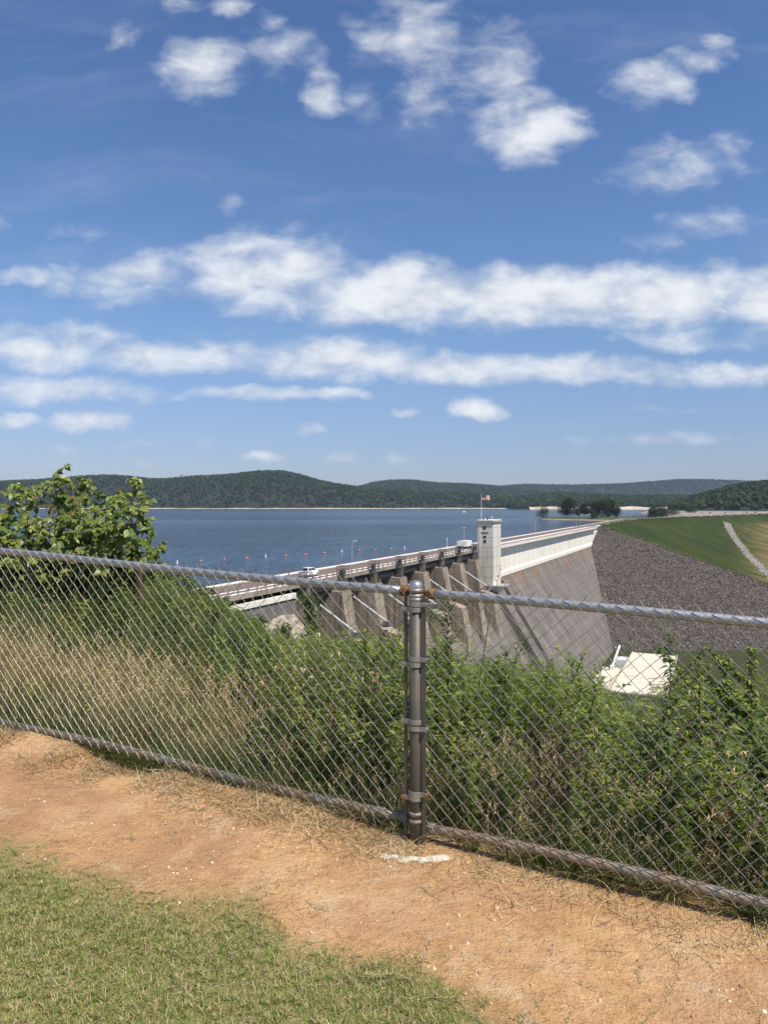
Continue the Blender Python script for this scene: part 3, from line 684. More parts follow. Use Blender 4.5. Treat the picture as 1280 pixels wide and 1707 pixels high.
# buoys and boat
RB, WB = plain('buoy_orange',(.50,.09,.05),.5), plain('buoy_white',(.85,.84,.80),.5)
WHITE_AT = [(296,937),(443,925.8),(570,918),(674,912)]
RED_AT = [(335.5,935),(374,932),(412,930),(477,926),(509.5,924),(541,921.5),(599,917.5),(626,916.5),(652,915)]
wl_ = ['white upright marker buoy farthest left beside the redbud bush','white upright marker buoy just above the bare left end of the dam','white upright marker buoy left of the tall street lamp','white upright marker buoy farthest right close to the dam railing']
for k,(px,py) in enumerate(WHITE_AT):
    y_ = 21*F/(py+2-CY); e = empty('marker_buoy', (*[c for c in at(px,py,y_)][:2], LAKE)); e.scale = (.75,.75,.72); tag(e, wl_[k], 'buoy', 'white marker buoys in the buoy line')
    MB().lathe([(.05,-.3),(.5,-.2),(.55,.15),(.3,.3)],(0,0,0),12).build('float', WB, e); MB().lathe([(.24,.3),(.22,1.5),(.1,1.6)],(0,0,0),10).build('marker', WB, e)
rl_ = ['first orange float right of the leftmost white buoy','second orange float right of the leftmost white buoy','third orange float right of the leftmost white buoy','orange float just above and left of the white car','orange float directly above the white car','orange float right of the white car, left of a white buoy','orange float just right of the tall street lamp','middle orange float right of the tall street lamp','last orange float at the right end of the buoy line']
for k,(px,py) in enumerate(RED_AT):
    y_ = 21*F/(py+1-CY); e = empty('float_buoy', (*[c for c in at(px,py,y_)][:2], LAKE), R.uniform(0,1)); e.scale = (.8,.8,.7); tag(e, rl_[k], 'buoy', 'orange floats of the buoy line')
    MB().tube([(-.85,0,.15),(-.7,0,.15),(.7,0,.15),(.85,0,.15)],[.18,.33,.33,.18],12).build('float', RB, e); MB().box(-.35,.35,-.3,.3,.5,.75).build('cap', WB, e)
b_ = at(773,854,1650); BT = empty('motorboat', (b_.x,b_.y,LAKE), .3); tag(BT, 'small white motorboat far out on the lake', 'boat')
mb = MB(); mb.add([(-4,-1.2,0),(2,-1.3,0),(5,0,.3),(2,1.3,0),(-4,1.2,0),(-4,-1.4,1.1),(2,-1.5,1.3),(5.6,0,1.6),(2,1.5,1.3),(-4,1.4,1.1)],[(4,3,2,1,0),(5,6,7,8,9),(0,1,6,5),(1,2,7,6),(2,3,8,7),(3,4,9,8),(4,0,5,9)])
mb.build('hull', WHITEP, BT); MB().box(-1.5,1.2,-1,1,1.2,2.4).build('cabin', WHITEP, BT); MB().box(-1.6,1.4,-1.1,1.1,2.4,2.5).build('canopy', WHITEP, BT)

# ------------------------------------------------------------------ trees of the point and the flat land
BARK = plain('bark', (.09,.07,.055), .9, 0, .3, 8, .5)
TLEAF = leafmat('tree_leaf', (.010,.020,.007), (.022,.038,.012), (.04,.06,.02), .15)
def tree(name, base, H, W, label, cat='tree', group=None, n=900, leaf=.8, mat=None, low=.25):
    e = empty(name, tuple(base)); tag(e, label, cat, group); mb = MB()
    top = Vector((R.uniform(-.06,.06)*H, R.uniform(-.06,.06)*H, H*.8)); mb.tube([(0,0,-.4),top*.4,top],[H*.022,H*.016,H*.005],7)
    lobes = []
    for k in range(9):
        a = R.uniform(0,6.28); z = R.uniform(low,.92)*H; r_ = W*.5*(1-.6*((z/H-.5)*1.7)**2)*R.uniform(.25,.7); p = Vector((math.cos(a)*r_, math.sin(a)*r_, z))
        mb.tube([top*(.35+.5*z/H*.8), p],[H*.008,H*.002],5); lobes.append((p, W*R.uniform(.2,.34)))
    lobes += [(Vector((0,0,H*.85)), W*.24),(Vector((0,0,H*.6)), W*.36)]
    mb.build('trunk', BARK, e); mb = MB()
    for k in range(n):
        c_, r_ = R.choice(lobes); d = Vector((R.gauss(0,1),R.gauss(0,1),R.gauss(0,.8))).normalized(); p = c_+d*r_*R.uniform(.55,1.05)
        mb.leaf(p, d+Vector((R.uniform(-.6,.6),R.uniform(-.6,.6),R.uniform(-.5,.2))), (R.uniform(-1,1),R.uniform(-1,1),1), leaf*R.uniform(.7,1.5), leaf*R.uniform(.5,.9))
    mb.build('crown', mat or TLEAF, e); return e
def px_tree(px, py_top, py_base, y, W_px, label, n=900, **k):
    b = at(px,py_base,y); H = (py_base-py_top)/F*y; return tree('shade_tree', (b.x,b.y,EYE-18.7), H, W_px/F*y*1.3, label, 'tree', 'trees on the wooded point', n*3, H*.075, **k)
px_tree(905,850,864,948,18,'low bushy tree at the water edge, far left tip of the point',700,low=.05)
px_tree(946,832,862,948,22,'tall dark tree second from the tip of the point')
px_tree(963,844,861,950,9,'slim small tree beside the tall tree near the tip of the point',400)
px_tree(974,838,859,955,13,'narrow tree with a dark trunk in the middle of the point')
px_tree(989,836,860,950,18,'bushy tree left of the two tallest on the point')
px_tree(1004,835,861,945,20,'broad dark tree at the middle right of the point')
px_tree(989,850,865,880,11,'low shoreline bush standing in front of the point trees',500,low=.05)
px_tree(1016,832,860,955,15,'tall pointed tree at the right end of the point group')
px_tree(1028,841,859,950,12,'short round tree closing the right end of the point group',600)
px_tree(1090,839,857,930,20,'round dark tree left of the parking ground',900,low=.1)
px_tree(1103,841,857,935,18,'dark tree between its two neighbours by the parking ground',800,low=.1)
px_tree(1120,843,856,980,18,'low spreading tree nearest to the parked cars',800,low=.1)
px_tree(1152,838,854,1150,20,'bushy tree at the foot of the right hill',700,low=.1)
# marina dock and parked cars
b_ = at(1066,856,960); DK = empty('boat_dock', (b_.x,b_.y,LAKE), .1); tag(DK, 'low dark roofed boat dock in the cove beyond the point', 'dock')
MB().box(-9,9,-3,3,.2,.6).build('deck', STEEL, DK)
for x_ in (-7,-2.4,2.4,7):
    for y_ in (-2.6,2.6): MB().box(x_-.12,x_+.12,y_-.12,y_+.12,.6,3).build('post', STEEL, DK)
MB().prism([(-3.4,3),(3.4,3),(0,4.4)],-9,9,0).build('roof', plain('dock_roof',(.05,.06,.07),.6), DK)
cc = [('white',(.8,.8,.8)),('silver',(.45,.46,.48)),('dark',(.03,.03,.035)),('red',(.4,.04,.04)),('white',(.8,.8,.8)),('blue',(.05,.1,.25)),('beige',(.5,.42,.3))]
cm = {k: NT('lot_car_'+k).set(v_, .3) for k, v_ in cc}
def mini_car(mat):
    e = empty('parked_car'); mb = MB(); mb.hexa([(-2.2,-.85,.3),(2.2,-.85,.3),(2.2,.85,.3),(-2.2,.85,.3),(-2.2,-.85,.95),(2.1,-.85,.85),(2.1,.85,.85),(-2.2,.85,.95)])
    mb.hexa([(-1.7,-.8,.95),(1,-.8,.95),(1,.8,.95),(-1.7,.8,.95),(-1.3,-.65,1.5),(.4,-.65,1.5),(.4,.65,1.5),(-1.3,.65,1.5)]); mb.build('body', mat, e)
    mb = MB()
    for sg in (-1,1): mb.add([(-1.5,sg*.8,1.0),(.85,sg*.8,1.0),(.35,sg*.68,1.42),(-1.2,sg*.68,1.42)],[(0,1,2,3)])
    mb.build('window', CG, e)
    for x_ in (-1.35,1.35):
        for sg in (-1,1): MB().tube([(x_,sg*.7,.32),(x_,sg*.88,.32)],.32,10).build('wheel', TYRE, e)
    return e
spots = [(1132,'red','red car at the left end of the distant parking row'),(1141,'white','white car second from the left end of the distant parking row'),(1150,'beige','beige car left of centre in the distant parking row'),(1162,'white','white car just left of the small green lawn far right'),(1171,'silver','silver car in front of the small green lawn far right'),(1183,'dark','dark car above the top of the rock drain'),(1196,'white','white car just left above the rock drain top'),(1208,'blue','blue car straight above the rock drain top'),(1219,'silver','silver car right above the rock drain'),(1231,'white','white van-like car right of the blue car far away'),(1244,'red','red car third from the right frame edge'),(1258,'dark','dark car second from the right frame edge'),(1271,'white','white car at the right end of the distant row')]
pr = {}
for k,(px,cn,lb) in enumerate(spots):
    y_ = 1010+R.uniform(-10,40)+(px-1130)*.6; loc = ((px-CX)/F*y_, y_, EYE-15.1); rz = R.uniform(0.2,1.0)
    if cn not in pr: e = mini_car(cm[cn]); pr[cn] = e; e.location = loc; e.rotation_euler = (0,0,rz)
    else: e = dup(pr[cn], loc, rz)
    tag(e, lb, 'car', 'cars in the distant parking ground')
# houses on the left hill
for px, py, y_, w_, lb in ((306,793,3250,16,'small white house on the skyline left of the hill summit'),(352,796,3200,26,'long pale house below the left skyline'),(52,805,3150,14,'white house seen above the redbud bush'),(398,792,3250,16,'pale house near the summit of the left hill')):
    b = at(px,py+1,y_); e = empty('hillside_house', tuple(b-Vector((0,25,0))), R.uniform(-.3,.3)); tag(e, lb, 'house')
    MB().box(-w_/2,w_/2,-5,5,-6,4).build('wall', WHITEP, e); MB().prism([(-6,4),(6,4),(0,7.5)],-w_/2-1,w_/2+1,0).build('roof', plain('house_roof',(.25,.22,.2),.8), e)
    for x_ in (-w_*.25,w_*.25): MB().box(x_-1,x_+1,-5.06,-5.0,0,2).build('window', CG, e)

# ------------------------------------------------------------------ chain link fence
def zinc(name, c=(.30,.31,.315), metal=.35, rough=.45, dirt=0.0, dcol=(.33,.22,.13), streak=(1,1,1)):
    m = NT(name); v = m.coord(); f = m.noise(m.coord(streak), 90, 4, .6); f2 = m.noise(v, 5, 4)
    col = m.ramp(f, [(.28,tuple(x*.82 for x in c)),(.5,c),(.78,tuple(min(1,x*1.18) for x in c))])
    if dirt: col = m.mix(m.ramp(f2, [(.62-dirt*.4,(0,0,0)),(.8-dirt*.4,(.9,.9,.9))]), col, dcol)
    return m.set(col, m.math('ADD', m.math('MULTIPLY', f, .3), rough-.15), metal, m.bump(f, .15, .002))
Z_RAIL = zinc('galvanised_rail_steel', (.38,.39,.40), .55, .46); Z_POST = zinc('weathered_post_steel', (.095,.088,.074), .2, .55, .3, (.16,.115,.075), (1,1,.12))
Z_BAND = zinc('band_steel', (.30,.29,.265), .45, .48); Z_LOW = zinc('muddy_rail_steel', (.26,.245,.21), .2, .6, .6, (.30,.22,.14)); Z_WIRE = zinc('wire_steel', (.30,.285,.26), .4, .42, .2)
RUST = plain('rusty_casting', (.26,.115,.04), .8, .2, .45, 40, .4); ALU = zinc('cap_aluminium', (.52,.51,.48), .8, .33)
FENCE = empty('chain_link_fence', (P0[0],P0[1],0.0)); tag(FENCE, 'galvanised chain link fence with a central post between dirt path and weeds', 'fence')
def fp(q, p, z): return Vector((FE[0]*q+FN[0]*p, FE[1]*q+FN[1]*p, z))     # relative to the post
def topz(q): return EYE-(.4305+(.039*q if q < 0 else .004+.026*q))+.006*math.sin(q*1.9+.6)
def botz(q): return EYE-(1.515+.036*q if q < 0 else 1.545+.02*q)+.012*math.sin(q*2.3)
gz0 = float(gz(P0[0],P0[1]))
MB().lathe([(.0300,gz0-.35),(.0300,EYE-.405)],(0,0,0),28).build('post', Z_POST, FENCE, True)
cap = MB().lathe([(.0325,EYE-.425),(.0325,EYE-.393),(.0315,EYE-.389),(.029,EYE-.380),(.022,EYE-.373),(.012,EYE-.3695),(.002,EYE-.369)],(0,0,0),28).build('post_cap', ALU, FENCE, True)
for sg, q0, q1 in ((-1,-.062,-5.2),(1,.062,3.2)):
    n = 40; qs = [q0+(q1-q0)*i/n for i in range(n+1)]
    MB().tube([fp(q,.03,topz(q)) for q in qs], .0212, 18).build('top_rail', Z_RAIL, FENCE, True)
    MB().tube([fp(q,.03,botz(q)) for q in qs], .0212, 18).build('bottom_rail', Z_LOW, FENCE, True)
    # rail ends (cup + eye)
    for zf, mt in ((topz,RUST),(botz,Z_LOW)):
        a = fp(sg*.030,.03,zf(sg*.03)); b = fp(sg*.088,.03,zf(sg*.088))
        MB().tube([a, a+(b-a)*.3, a+(b-a)*.42, b],[.012,.018,.0255,.0262],16).build('rail_end', mt, FENCE, True)
    # tension bar
    qb = sg*.047; mb = MB()
    zt, zb = EYE-.435, float(gz(P0[0]+FE[0]*qb,P0[1]+FE[1]*qb))+.005
    mb.hexa([tuple(fp(qb+a,-.012+b,z)) for z in (zb,zt) for a,b in ((-.0085,-.0025),(.0085,-.0025),(.0085,.0025),(-.0085,.0025))]); mb.build('tension_bar', Z_POST, FENCE)
    # tension bands
    for h_ in ((.505,.765,1.035,1.395) if sg < 0 else (.478,.738,1.065,1.372)):
        z = EYE-h_; mb = MB(); w = .0115; pts = []
        for k in range(19):
            a = rad(40+280*k/18); pts.append((math.cos(a)*.0325*sg, -math.sin(a)*.0325))
        pts = [(sg*.062,-.0195)]+pts+[(sg*.062,.0195)]; vs = []; fs = []
        for i,(q,p) in enumerate(pts):
            for rr2 in (1.0,1.10):
                for zz in (-w,w): vs.append(fp(q*(rr2 if abs(q) < .05 else 1), p*rr2, z+zz))
        for i in range(len(pts)-1):
            b = 4*i; fs += [(b,b+4,b+5,b+1),(b+2,b+3,b+7,b+6),(b,b+2,b+6,b+4),(b+1,b+5,b+7,b+3)]
        bd = mb.add(vs,fs).build('tension_band', Z_BAND, FENCE)
        MB().tube([fp(sg*.058,-.030,z),fp(sg*.058,.024,z)],.0045,8).tube([fp(sg*.058,-.032,z),fp(sg*.058,-.023,z)],.0095,6).build('bolt', RUST if h_ > 1.3 else Z_BAND, bd)
# brace bands below the cap and at the foot
for h_ in (.415,.441,.458,1.470,1.505):
    MB().lathe([(.0305,EYE-h_-.0085),(.0338,EYE-h_-.0085),(.0338,EYE-h_+.0085),(.0305,EYE-h_+.0085)],(0,0,0),28).build('brace_band', Z_BAND if h_ < 1 else Z_LOW, FENCE, True)
# woven wire: every picket a zigzag, hooked to its neighbours
WD = .0372; VP = .0735
for sg, q0, q1 in ((-1,-.040,-5.2),(1,.044,3.2)):
    mb = MB(); nk = int(abs(q1-q0)/WD)
    for k in range(nk):
        pts = []; qa = q0+sg*k*WD; qb = qa+sg*WD
        zt = topz(qa)+.040; zbm = botz(qa)-.052; nz = int((zt-zbm)/(VP/2)); z = zt
        jit = R.uniform(-.002,.002); par = k % 2
        for i in range(nz+1):
            hi = (i+par) % 2 == 0; q = qa if hi else qb
            zz = topz(q)+.040-i*VP/2
            if i >= nz-1: zz = max(zz, float(gz(P0[0]+FE[0]*q,P0[1]+FE[1]*q))-.01); q += R.uniform(-.008,.008)
            dp = .0035 if hi == (sg > 0) else -.0035
            pts.append(fp(q+jit+R.uniform(-.0012,.0012), .0035+dp*.6+R.uniform(-.001,.001), zz))
        # barb over the rail
        d = (pts[0]-pts[1]).normalized(); pts = [pts[0]+d*.010+Vector((0,0,R.uniform(0,.006)))]+pts
        mb.tube(pts, .0020, 5)
    mb.build('wire_mesh', Z_WIRE, FENCE)

# ------------------------------------------------------------------ plants behind the fence
G_BR = leafmat('weed_leaf_bright', (.050,.088,.012), (.15,.205,.026), (.40,.44,.075), .18)
G_MD = leafmat('weed_leaf_mid', (.034,.064,.012), (.085,.13,.022), (.24,.29,.05), .15)
G_YL = leafmat('weed_leaf_yellow', (.12,.15,.024), (.26,.28,.045), (.44,.40,.09), .2)
G_GR = leafmat('grass_blade', (.045,.08,.018), (.10,.15,.028), (.27,.28,.08), .16)
D_GR = leafmat('dry_grass_blade', (.20,.135,.06), (.52,.385,.19), (.82,.68,.43), .15)
STEM = leafmat('weed_stem', (.07,.11,.03), (.12,.14,.05), None, 0); DSTEM = leafmat('dead_stem', (.11,.075,.05), (.22,.16,.10), None, 0)
def golden(h, n, mats, L=.10, W=.0145, lean=.12, branch=0):
    st = MB(); lf = MB(); a = R.uniform(0,6.28); tip = Vector((math.cos(a)*lean*h, math.sin(a)*lean*h, h))
    def pt(t): return Vector((tip.x*t*t, tip.y*t*t, h*t))
    st.tube([pt(t) for t in (0,.35,.7,1)],[.0035,.003,.0022,.001],4,False)
    ax = [(pt, .12, 1.0, n, L)]
    for b in range(branch):
        t0 = R.uniform(.35,.8); a2 = R.uniform(0,6.28); o = pt(t0); e = o+Vector((math.cos(a2)*.16*h, math.sin(a2)*.16*h, R.uniform(.12,.25)*h))
        st.tube([o,e],[.002,.001],3,False); ax.append((lambda t,o=o,e=e: o.lerp(e,t), .1, 1.0, n//3, L*.7))
    for fn, t0, t1, m_, l_ in ax:
        for i in range(m_):
            t = t0+(t1-t0)*(i+R.random())/m_; a = i*2.4+R.uniform(-.4,.4); up = .25+.9*t
            d = Vector((math.cos(a),math.sin(a),up*R.uniform(.5,1.1))); lf.leaf(fn(t), d, (0,0,1), l_*R.uniform(.7,1.2)*(1.15-.5*t), W*R.uniform(.8,1.3), .2, R.uniform(.15,.5))
    return st, lf
def feather(h, n, lean=.15):
    st = MB(); lf = MB(); a = R.uniform(0,6.28); tip = Vector((math.cos(a)*lean*h, math.sin(a)*lean*h, h))
    def pt(t): return Vector((tip.x*t*t, tip.y*t*t, h*t))
    st.tube([pt(t) for t in (0,.4,.75,1)],[.004,.0032,.002,.001],4,False)
    for i in range(n):
        t = .12+.88*(i+R.random())/n; a = i*2.4+R.uniform(-.5,.5); L = (.16-.10*t)*R.uniform(.7,1.2)
        d = Vector((math.cos(a),math.sin(a),R.uniform(.25,.8))).normalized(); b = pt(t); sd = d.cross(Vector((0,0,1))).normalized()
        for j in range(5):
            u = .25+.75*j/4; p = b+d*L*u-Vector((0,0,L*.25*u*u)); l_ = L*(.55-.35*u)+.012
            for sg in (-1,1): lf.leaf(p, d*.8+sd*sg+Vector((0,0,R.uniform(-.2,.3))), (0,0,1), l_*R.uniform(.9,1.5), .013, .15, .25)
        lf.leaf(b+d*L*.95-Vector((0,0,L*.25)), d, (0,0,1), .03, .010)
    return st, lf
def tuft(n, h, spread, W, mats, heads=0):
    mb = MB()
    for i in range(n):
        a = R.uniform(0,6.28); r_ = spread*R.random(); tl = R.uniform(.1,.95)
        mb.blade((math.cos(a)*r_,math.sin(a)*r_,-.01),(math.cos(a)*tl,math.sin(a)*tl,1), h*R.uniform(.45,1.15), W*R.uniform(.7,1.3), R.uniform(.3,1.9), 4)
    for i in range(heads):
        a = R.uniform(0,6.28); tl = R.uniform(.1,.8); L = h*R.uniform(.8,1.15); tip = Vector((math.cos(a)*tl*L,math.sin(a)*tl*L,L))
        mb.tube([(0,0,0),tip*.6+Vector((0,0,.02)),tip],[.0012,.001,.0008],3,False)
        for j in range(10):
            b = tip*(.74+.026*j); a2 = R.uniform(0,6.28); mb.leaf(b,(math.cos(a2)*.6+tip.x,math.sin(a2)*.6+tip.y,.6),(1,0,0),.030,.0085)
    return mb
def join2(name, st, lf, ms, ml):
    mb = MB(); mb.add(st.v, st.f); mb.mi = 1; mb.add(lf.v, lf.f); return mb.build(name, [ms,ml])
wp = []
for k in range(4): wp.append(join2('weed_a%d' % k, *golden(1.0,78,None,branch=3), STEM, G_BR))        # 0-3
for k in range(3): wp.append(join2('weed_b%d' % k, *feather(1.0,24), STEM, G_BR))                      # 4-6
for k in range(3): wp.append(join2('weed_c%d' % k, *feather(1.0,26), STEM, G_MD))                      # 7-9
for k in range(2): wp.append(join2('weed_d%d' % k, *golden(1.0,60,None,.08,.018,branch=3), STEM, G_YL)) # 10-11
for k in range(2):                                                                                      # 12-13 broad-leaved
    st, lf = MB(), MB(); 
    for j in range(7):
        a = R.uniform(0,6.28); e_ = Vector((math.cos(a)*.35,math.sin(a)*.35,R.uniform(.4,1))); st.tube([(0,0,0),e_*.5+Vector((0,0,.1)),e_],[.004,.003,.0015],4,False)
        for i in range(11):
            t = .25+.75*i/10; a2 = R.uniform(0,6.28); lf.leaf(e_*t,(math.cos(a2),math.sin(a2),R.uniform(-.2,.5)),(0,0,1),R.uniform(.07,.13),R.uniform(.04,.07),.15,.3)
    wp.append(join2('weed_e%d' % k, st, lf, STEM, G_MD))
for k in range(2):                                                                                      # 14-15 dead twiggy stems
    st, lf = MB(), MB(); st.tube([(0,0,0),(.05,.02,.5),(.02,.06,1)],[.006,.004,.0015],5,False)
    for j in range(14):
        t = R.uniform(.15,.9); a = R.uniform(0,6.28); o_ = Vector((.05*t,.04*t,t)); st.tube([o_,o_+Vector((math.cos(a)*.16,math.sin(a)*.16,R.uniform(.02,.2)))],[.0025,.001],3,False)
        for i in range(2): lf.leaf(o_+Vector((math.cos(a)*.12,math.sin(a)*.12,.08)),(math.cos(a+i),math.sin(a+i),-.4),(0,0,1),.05,.016,.3,.5)
    wp.append(join2('weed_f%d' % k, st, lf, DSTEM, D_GR))
WEEDC = protos('weed_protos', wp)
gp_ = []
for k in range(3): gp_.append(tuft(34,.5,.05,.0055,None).build('tuft_a%d' % k, G_GR))                   # 0-2 green
for k in range(3): gp_.append(tuft(30,.5,.06,.0042,None,7).build('tuft_b%d' % k, D_GR))                 # 3-5 dry
for k in range(2):
    mb = tuft(22,.5,.06,.0048,None); t2 = tuft(14,.5,.06,.004,None,3); mb.mi = 1; mb.add(t2.v,t2.f); gp_.append(mb.build('tuft_c%d' % k, [G_GR,D_GR]))   # 6-7 mixed
TUFTC = protos('tuft_protos', gp_)
TOPY = ([-400,0,150,200,280,340,380,440,505,540,600,650,690,720,760,800,840,870,910,960,1000,1030,1060,1100,1130,1180,1230,1280,1500],
        [ 930,975,965,955,965,982,1000,1045,1062,1050,1035,1050,1055,1035,1045,1080,1075,1068,1090,1100,1125,1150,1160,1150,1095,1098,1090,1078,1060])
def top_limit(px): return np.interp(px, *TOPY)
def wild_points(n, qr, pr, dens=None):
    q = NR.uniform(*qr,n); p = pr[0]+(pr[1]-pr[0])*NR.random(n)**1.35
    x = P0[0]+FE[0]*q+FN[0]*p; y = P0[1]+FE[1]*q+FN[1]*p
    k = (y > 2.2) & (np.abs(x/y) < .72); return q[k], p[k], x[k], y[k]
# weeds
q, p, x, y = wild_points(10500, (-9,5), (.16,9.5)); z = gz(x,y); px = CX+x/y*F
lim = EYE-(top_limit(px)-CY)/F*y; n = len(x); u = NR.random(n); w_ = fbm(x*1.1,y*1.1,3)+.5
hmax = np.where(px < 450, np.interp(p,[0,.5,1.5,3,9],[.22,.30,.42,.8,.95]), np.interp(p,[0,.4,1,3,9],[.28,.55,.78,.95,1.1]))
h_ = np.minimum(hmax*NR.uniform(.6,1.15,n), (lim-z)*NR.uniform(.72,1.0,n))
leftz = px < 455
u = np.clip(.5+fbm(x*1.1+3,y*1.1,3)*2.1+NR.normal(0,.16,n),0,.999)
pick = np.where(u < .20, NR.integers(0,4,n), np.where(u < .58, NR.integers(4,7,n), np.where(u < .70, NR.integers(10,12,n), np.where(u < .76, NR.integers(12,14,n), np.where(u < .95, NR.integers(7,10,n), NR.integers(14,16,n))))))
pick = np.where(leftz & (p > 1.5) & (u < .9), np.where(NR.random(n) < .82, NR.integers(7,10,n), NR.integers(4,7,n)), pick)
u = NR.random(n)
keep = (h_ > .14) & np.where(leftz, np.where(p < 1.5, u > .84, True), True)
dryp = (np.exp(-((px-850)/140)**2)*np.exp(-((p-.75)/.55)**2)+.8*np.exp(-((px-1210)/90)**2)*np.exp(-((p-.7)/.4)**2)) > NR.random(n)*.85
keep &= ~(dryp & (pick < 10)); keep &= ~((p < .35) & (NR.random(n) < .5))
i = np.where(keep)[0]
sc = np.stack([h_[i]*NR.uniform(.75,1.15,len(i)),h_[i]*NR.uniform(.75,1.15,len(i)),h_[i]],-1)
sc[:,:2] = np.maximum(sc[:,:2],.42)
scatter('weeds', 'thick green feathery weeds growing behind the fence', 'weeds', np.stack([x,y,z],-1)[i], rnd_rot(len(i),.14), sc, pick[i], WEEDC)
# grasses
q, p, x, y = wild_points(7500, (-9,5), (.06,6.0)); z = gz(x,y); px = CX+x/y*F; n = len(x); u = NR.random(n)
lim = EYE-(top_limit(px)-CY)/F*y
dl = np.where(px < 470, np.exp(-((p-.95)/.62)**2)*1.0*ss(560,330,px)+.05, .07)+.7*np.exp(-((px-850)/150)**2)*np.exp(-((p-.75)/.6)**2)+.6*np.exp(-((px-1200)/90)**2)*np.exp(-((p-.7)/.45)**2)
dry_ = u < dl*(.65+fbm(x*1.5,y*1.5,3)*1.2)
pick = np.where(dry_, NR.integers(3,6,n), np.where(NR.random(n) < .6, NR.integers(0,3,n), NR.integers(6,8,n)))
hh = np.where(p < .4, .26, .38)*NR.uniform(.6,1.25,n)*np.where((px < 470) & (p < 3), .95, 1); hh = np.minimum(hh, (lim-z)*.95)
keep = (hh > .08) & ((p < 1.6) | (px < 560) | dry_)
i = np.where(keep)[0]; s = hh[i]/.5
scatter('wild_grass', 'mixed green and dry tan grass along the fence', 'grass', np.stack([x,y,z],-1)[i], rnd_rot(len(i),.12), np.stack([np.maximum(s,.6)*1.0,np.maximum(s,.6),s],-1), pick[i], TUFTC)
# ------------------------------------------------------------------ mown turf, pebbles, straw in front of the fence
tp = []
TG = leafmat('turf_blade', (.14,.205,.045), (.25,.31,.075), (.46,.44,.16), .25)
TD = leafmat('turf_straw', (.38,.28,.13), (.52,.41,.22), (.66,.56,.34), .2)
for k in range(4):
    mb = MB()
    for i in range(16):
        a = R.uniform(0,6.28); r_ = .02*R.random(); tl = R.uniform(.4,1.8); mb.mi = 1 if R.random() < .3 else 0
        mb.blade((math.cos(a)*r_,math.sin(a)*r_,-.002),(math.cos(a)*tl,math.sin(a)*tl,1), R.uniform(.010,.024), R.uniform(.0016,.003), R.uniform(.2,1.0), 2)
    tp.append(mb.build('turf_%s' % 'abcd'[k], [TG,TD]))
TGG = leafmat('turf_blade_green', (.10,.17,.035), (.185,.265,.058), (.30,.34,.09), .25)
for k in range(2):
    q_ = tp[k].data.copy(); q_.materials[0] = TGG; o = bpy.data.objects.new('turf_g%d' % k, q_); COL.objects.link(o); tp.append(o)
TURFC = protos('turf_protos', sorted(tp, key=lambda o: o.name))
n = 80000; x = NR.uniform(-4.2,1.6,n); y = NR.uniform(.9,4.2,n); mk = turf_mask(x,y); q, p = fqp(x,y)
k = (mk**1.3 > NR.random(n)*1.0) & (p < -.3) & (np.abs(x) < .75*y+.8); x, y, mk = x[k], y[k], mk[k]; n = len(x)
s = NR.uniform(.7,1.3,n)*(.6+.45*mk)
scatter('turf_grass', 'short patchy mown lawn in front of the dirt strip', 'grass', np.stack([x,y,gz(x,y)],-1), rnd_rot(n,.2), np.stack([s,s,s],-1), np.where(fbm(x*3.1+2,y*3.1,4)+.12*NR.normal(0,1,n) > -.02, NR.integers(4,6,n), NR.integers(0,4,n)), TURFC)
# creeping runners and straw litter
rp_ = []
for k in range(4):
    mb = MB(); mb.mi = 0; p_ = Vector((0,0,.004)); a = 0; pts = [p_.copy()]
    for i in range(9):
        a += R.uniform(-.5,.5); p_ = p_+Vector((math.cos(a)*.018,math.sin(a)*.018,R.uniform(-.002,.003))); p_.z = max(.002,p_.z); pts.append(p_.copy())
    mb.tube(pts,.0011,4,False)
    for p_ in pts[1:]:
        for j in range(3):
            a2 = R.uniform(0,6.28); mb.mi = 1 if R.random() < .55 else 0; mb.blade(p_,(math.cos(a2),math.sin(a2),.7),R.uniform(.012,.03),.0022,.6,2)
    rp_.append(mb.build('runner_%s' % 'abcd'[k], [leafmat('runner_stem',(.16,.14,.06),(.34,.27,.14),None,0), TG if k < 2 else TD]))
RUNC = protos('runner_protos', rp_)
n = 8500; x = NR.uniform(-4,2.2,n); y = NR.uniform(1.2,4.6,n); mk = turf_mask(x,y); q, p = fqp(x,y)
w_ = np.exp(-((mk-.42)/.28)**2)*.75*(fbm(x*3,y*3,3) > -.04)+.12*(mk > .6)
k = (w_ > NR.random(n)) & (p < -.15); x, y = x[k], y[k]; n = len(x); s = NR.uniform(.4,.9,n)
scatter('grass_runners', 'creeping grass runners at the ragged edge of the lawn', 'grass', np.stack([x,y,gz(x,y)],-1), rnd_rot(n,.05), np.stack([s,s,s],-1), NR.integers(0,4,n), RUNC)
st_ = []
for k in range(3):
    mb = MB()
    for i in range(7):
        a = R.uniform(0,6.28); mb.blade((R.uniform(-.05,.05),R.uniform(-.05,.05),R.uniform(.002,.012)),(math.cos(a),math.sin(a),R.uniform(.05,.5)),R.uniform(.03,.11),.0022,R.uniform(-.4,.8),3)
    st_.append(mb.build('straw_%s' % 'abc'[k], D_GR if k else leafmat('old_straw',(.12,.08,.05),(.24,.17,.10),(.4,.3,.18),0)))
n = 5200; q = NR.uniform(-6,3.4,n); p = -.02-np.abs(NR.normal(0,.12,n)); far_ = NR.random(n) < .22; p = np.where(far_, -NR.random(n)*1.5, p)
x = P0[0]+FE[0]*q+FN[0]*p; y = P0[1]+FE[1]*q+FN[1]*p; k = (NR.random(n) < np.where(q < 0,.9,.25)) & (fbm(x*2+4,y*2,3) > -.12); x, y = x[k], y[k]; n = len(x); s = NR.uniform(.5,1.3,n)*np.where(far_[k],.6,1)
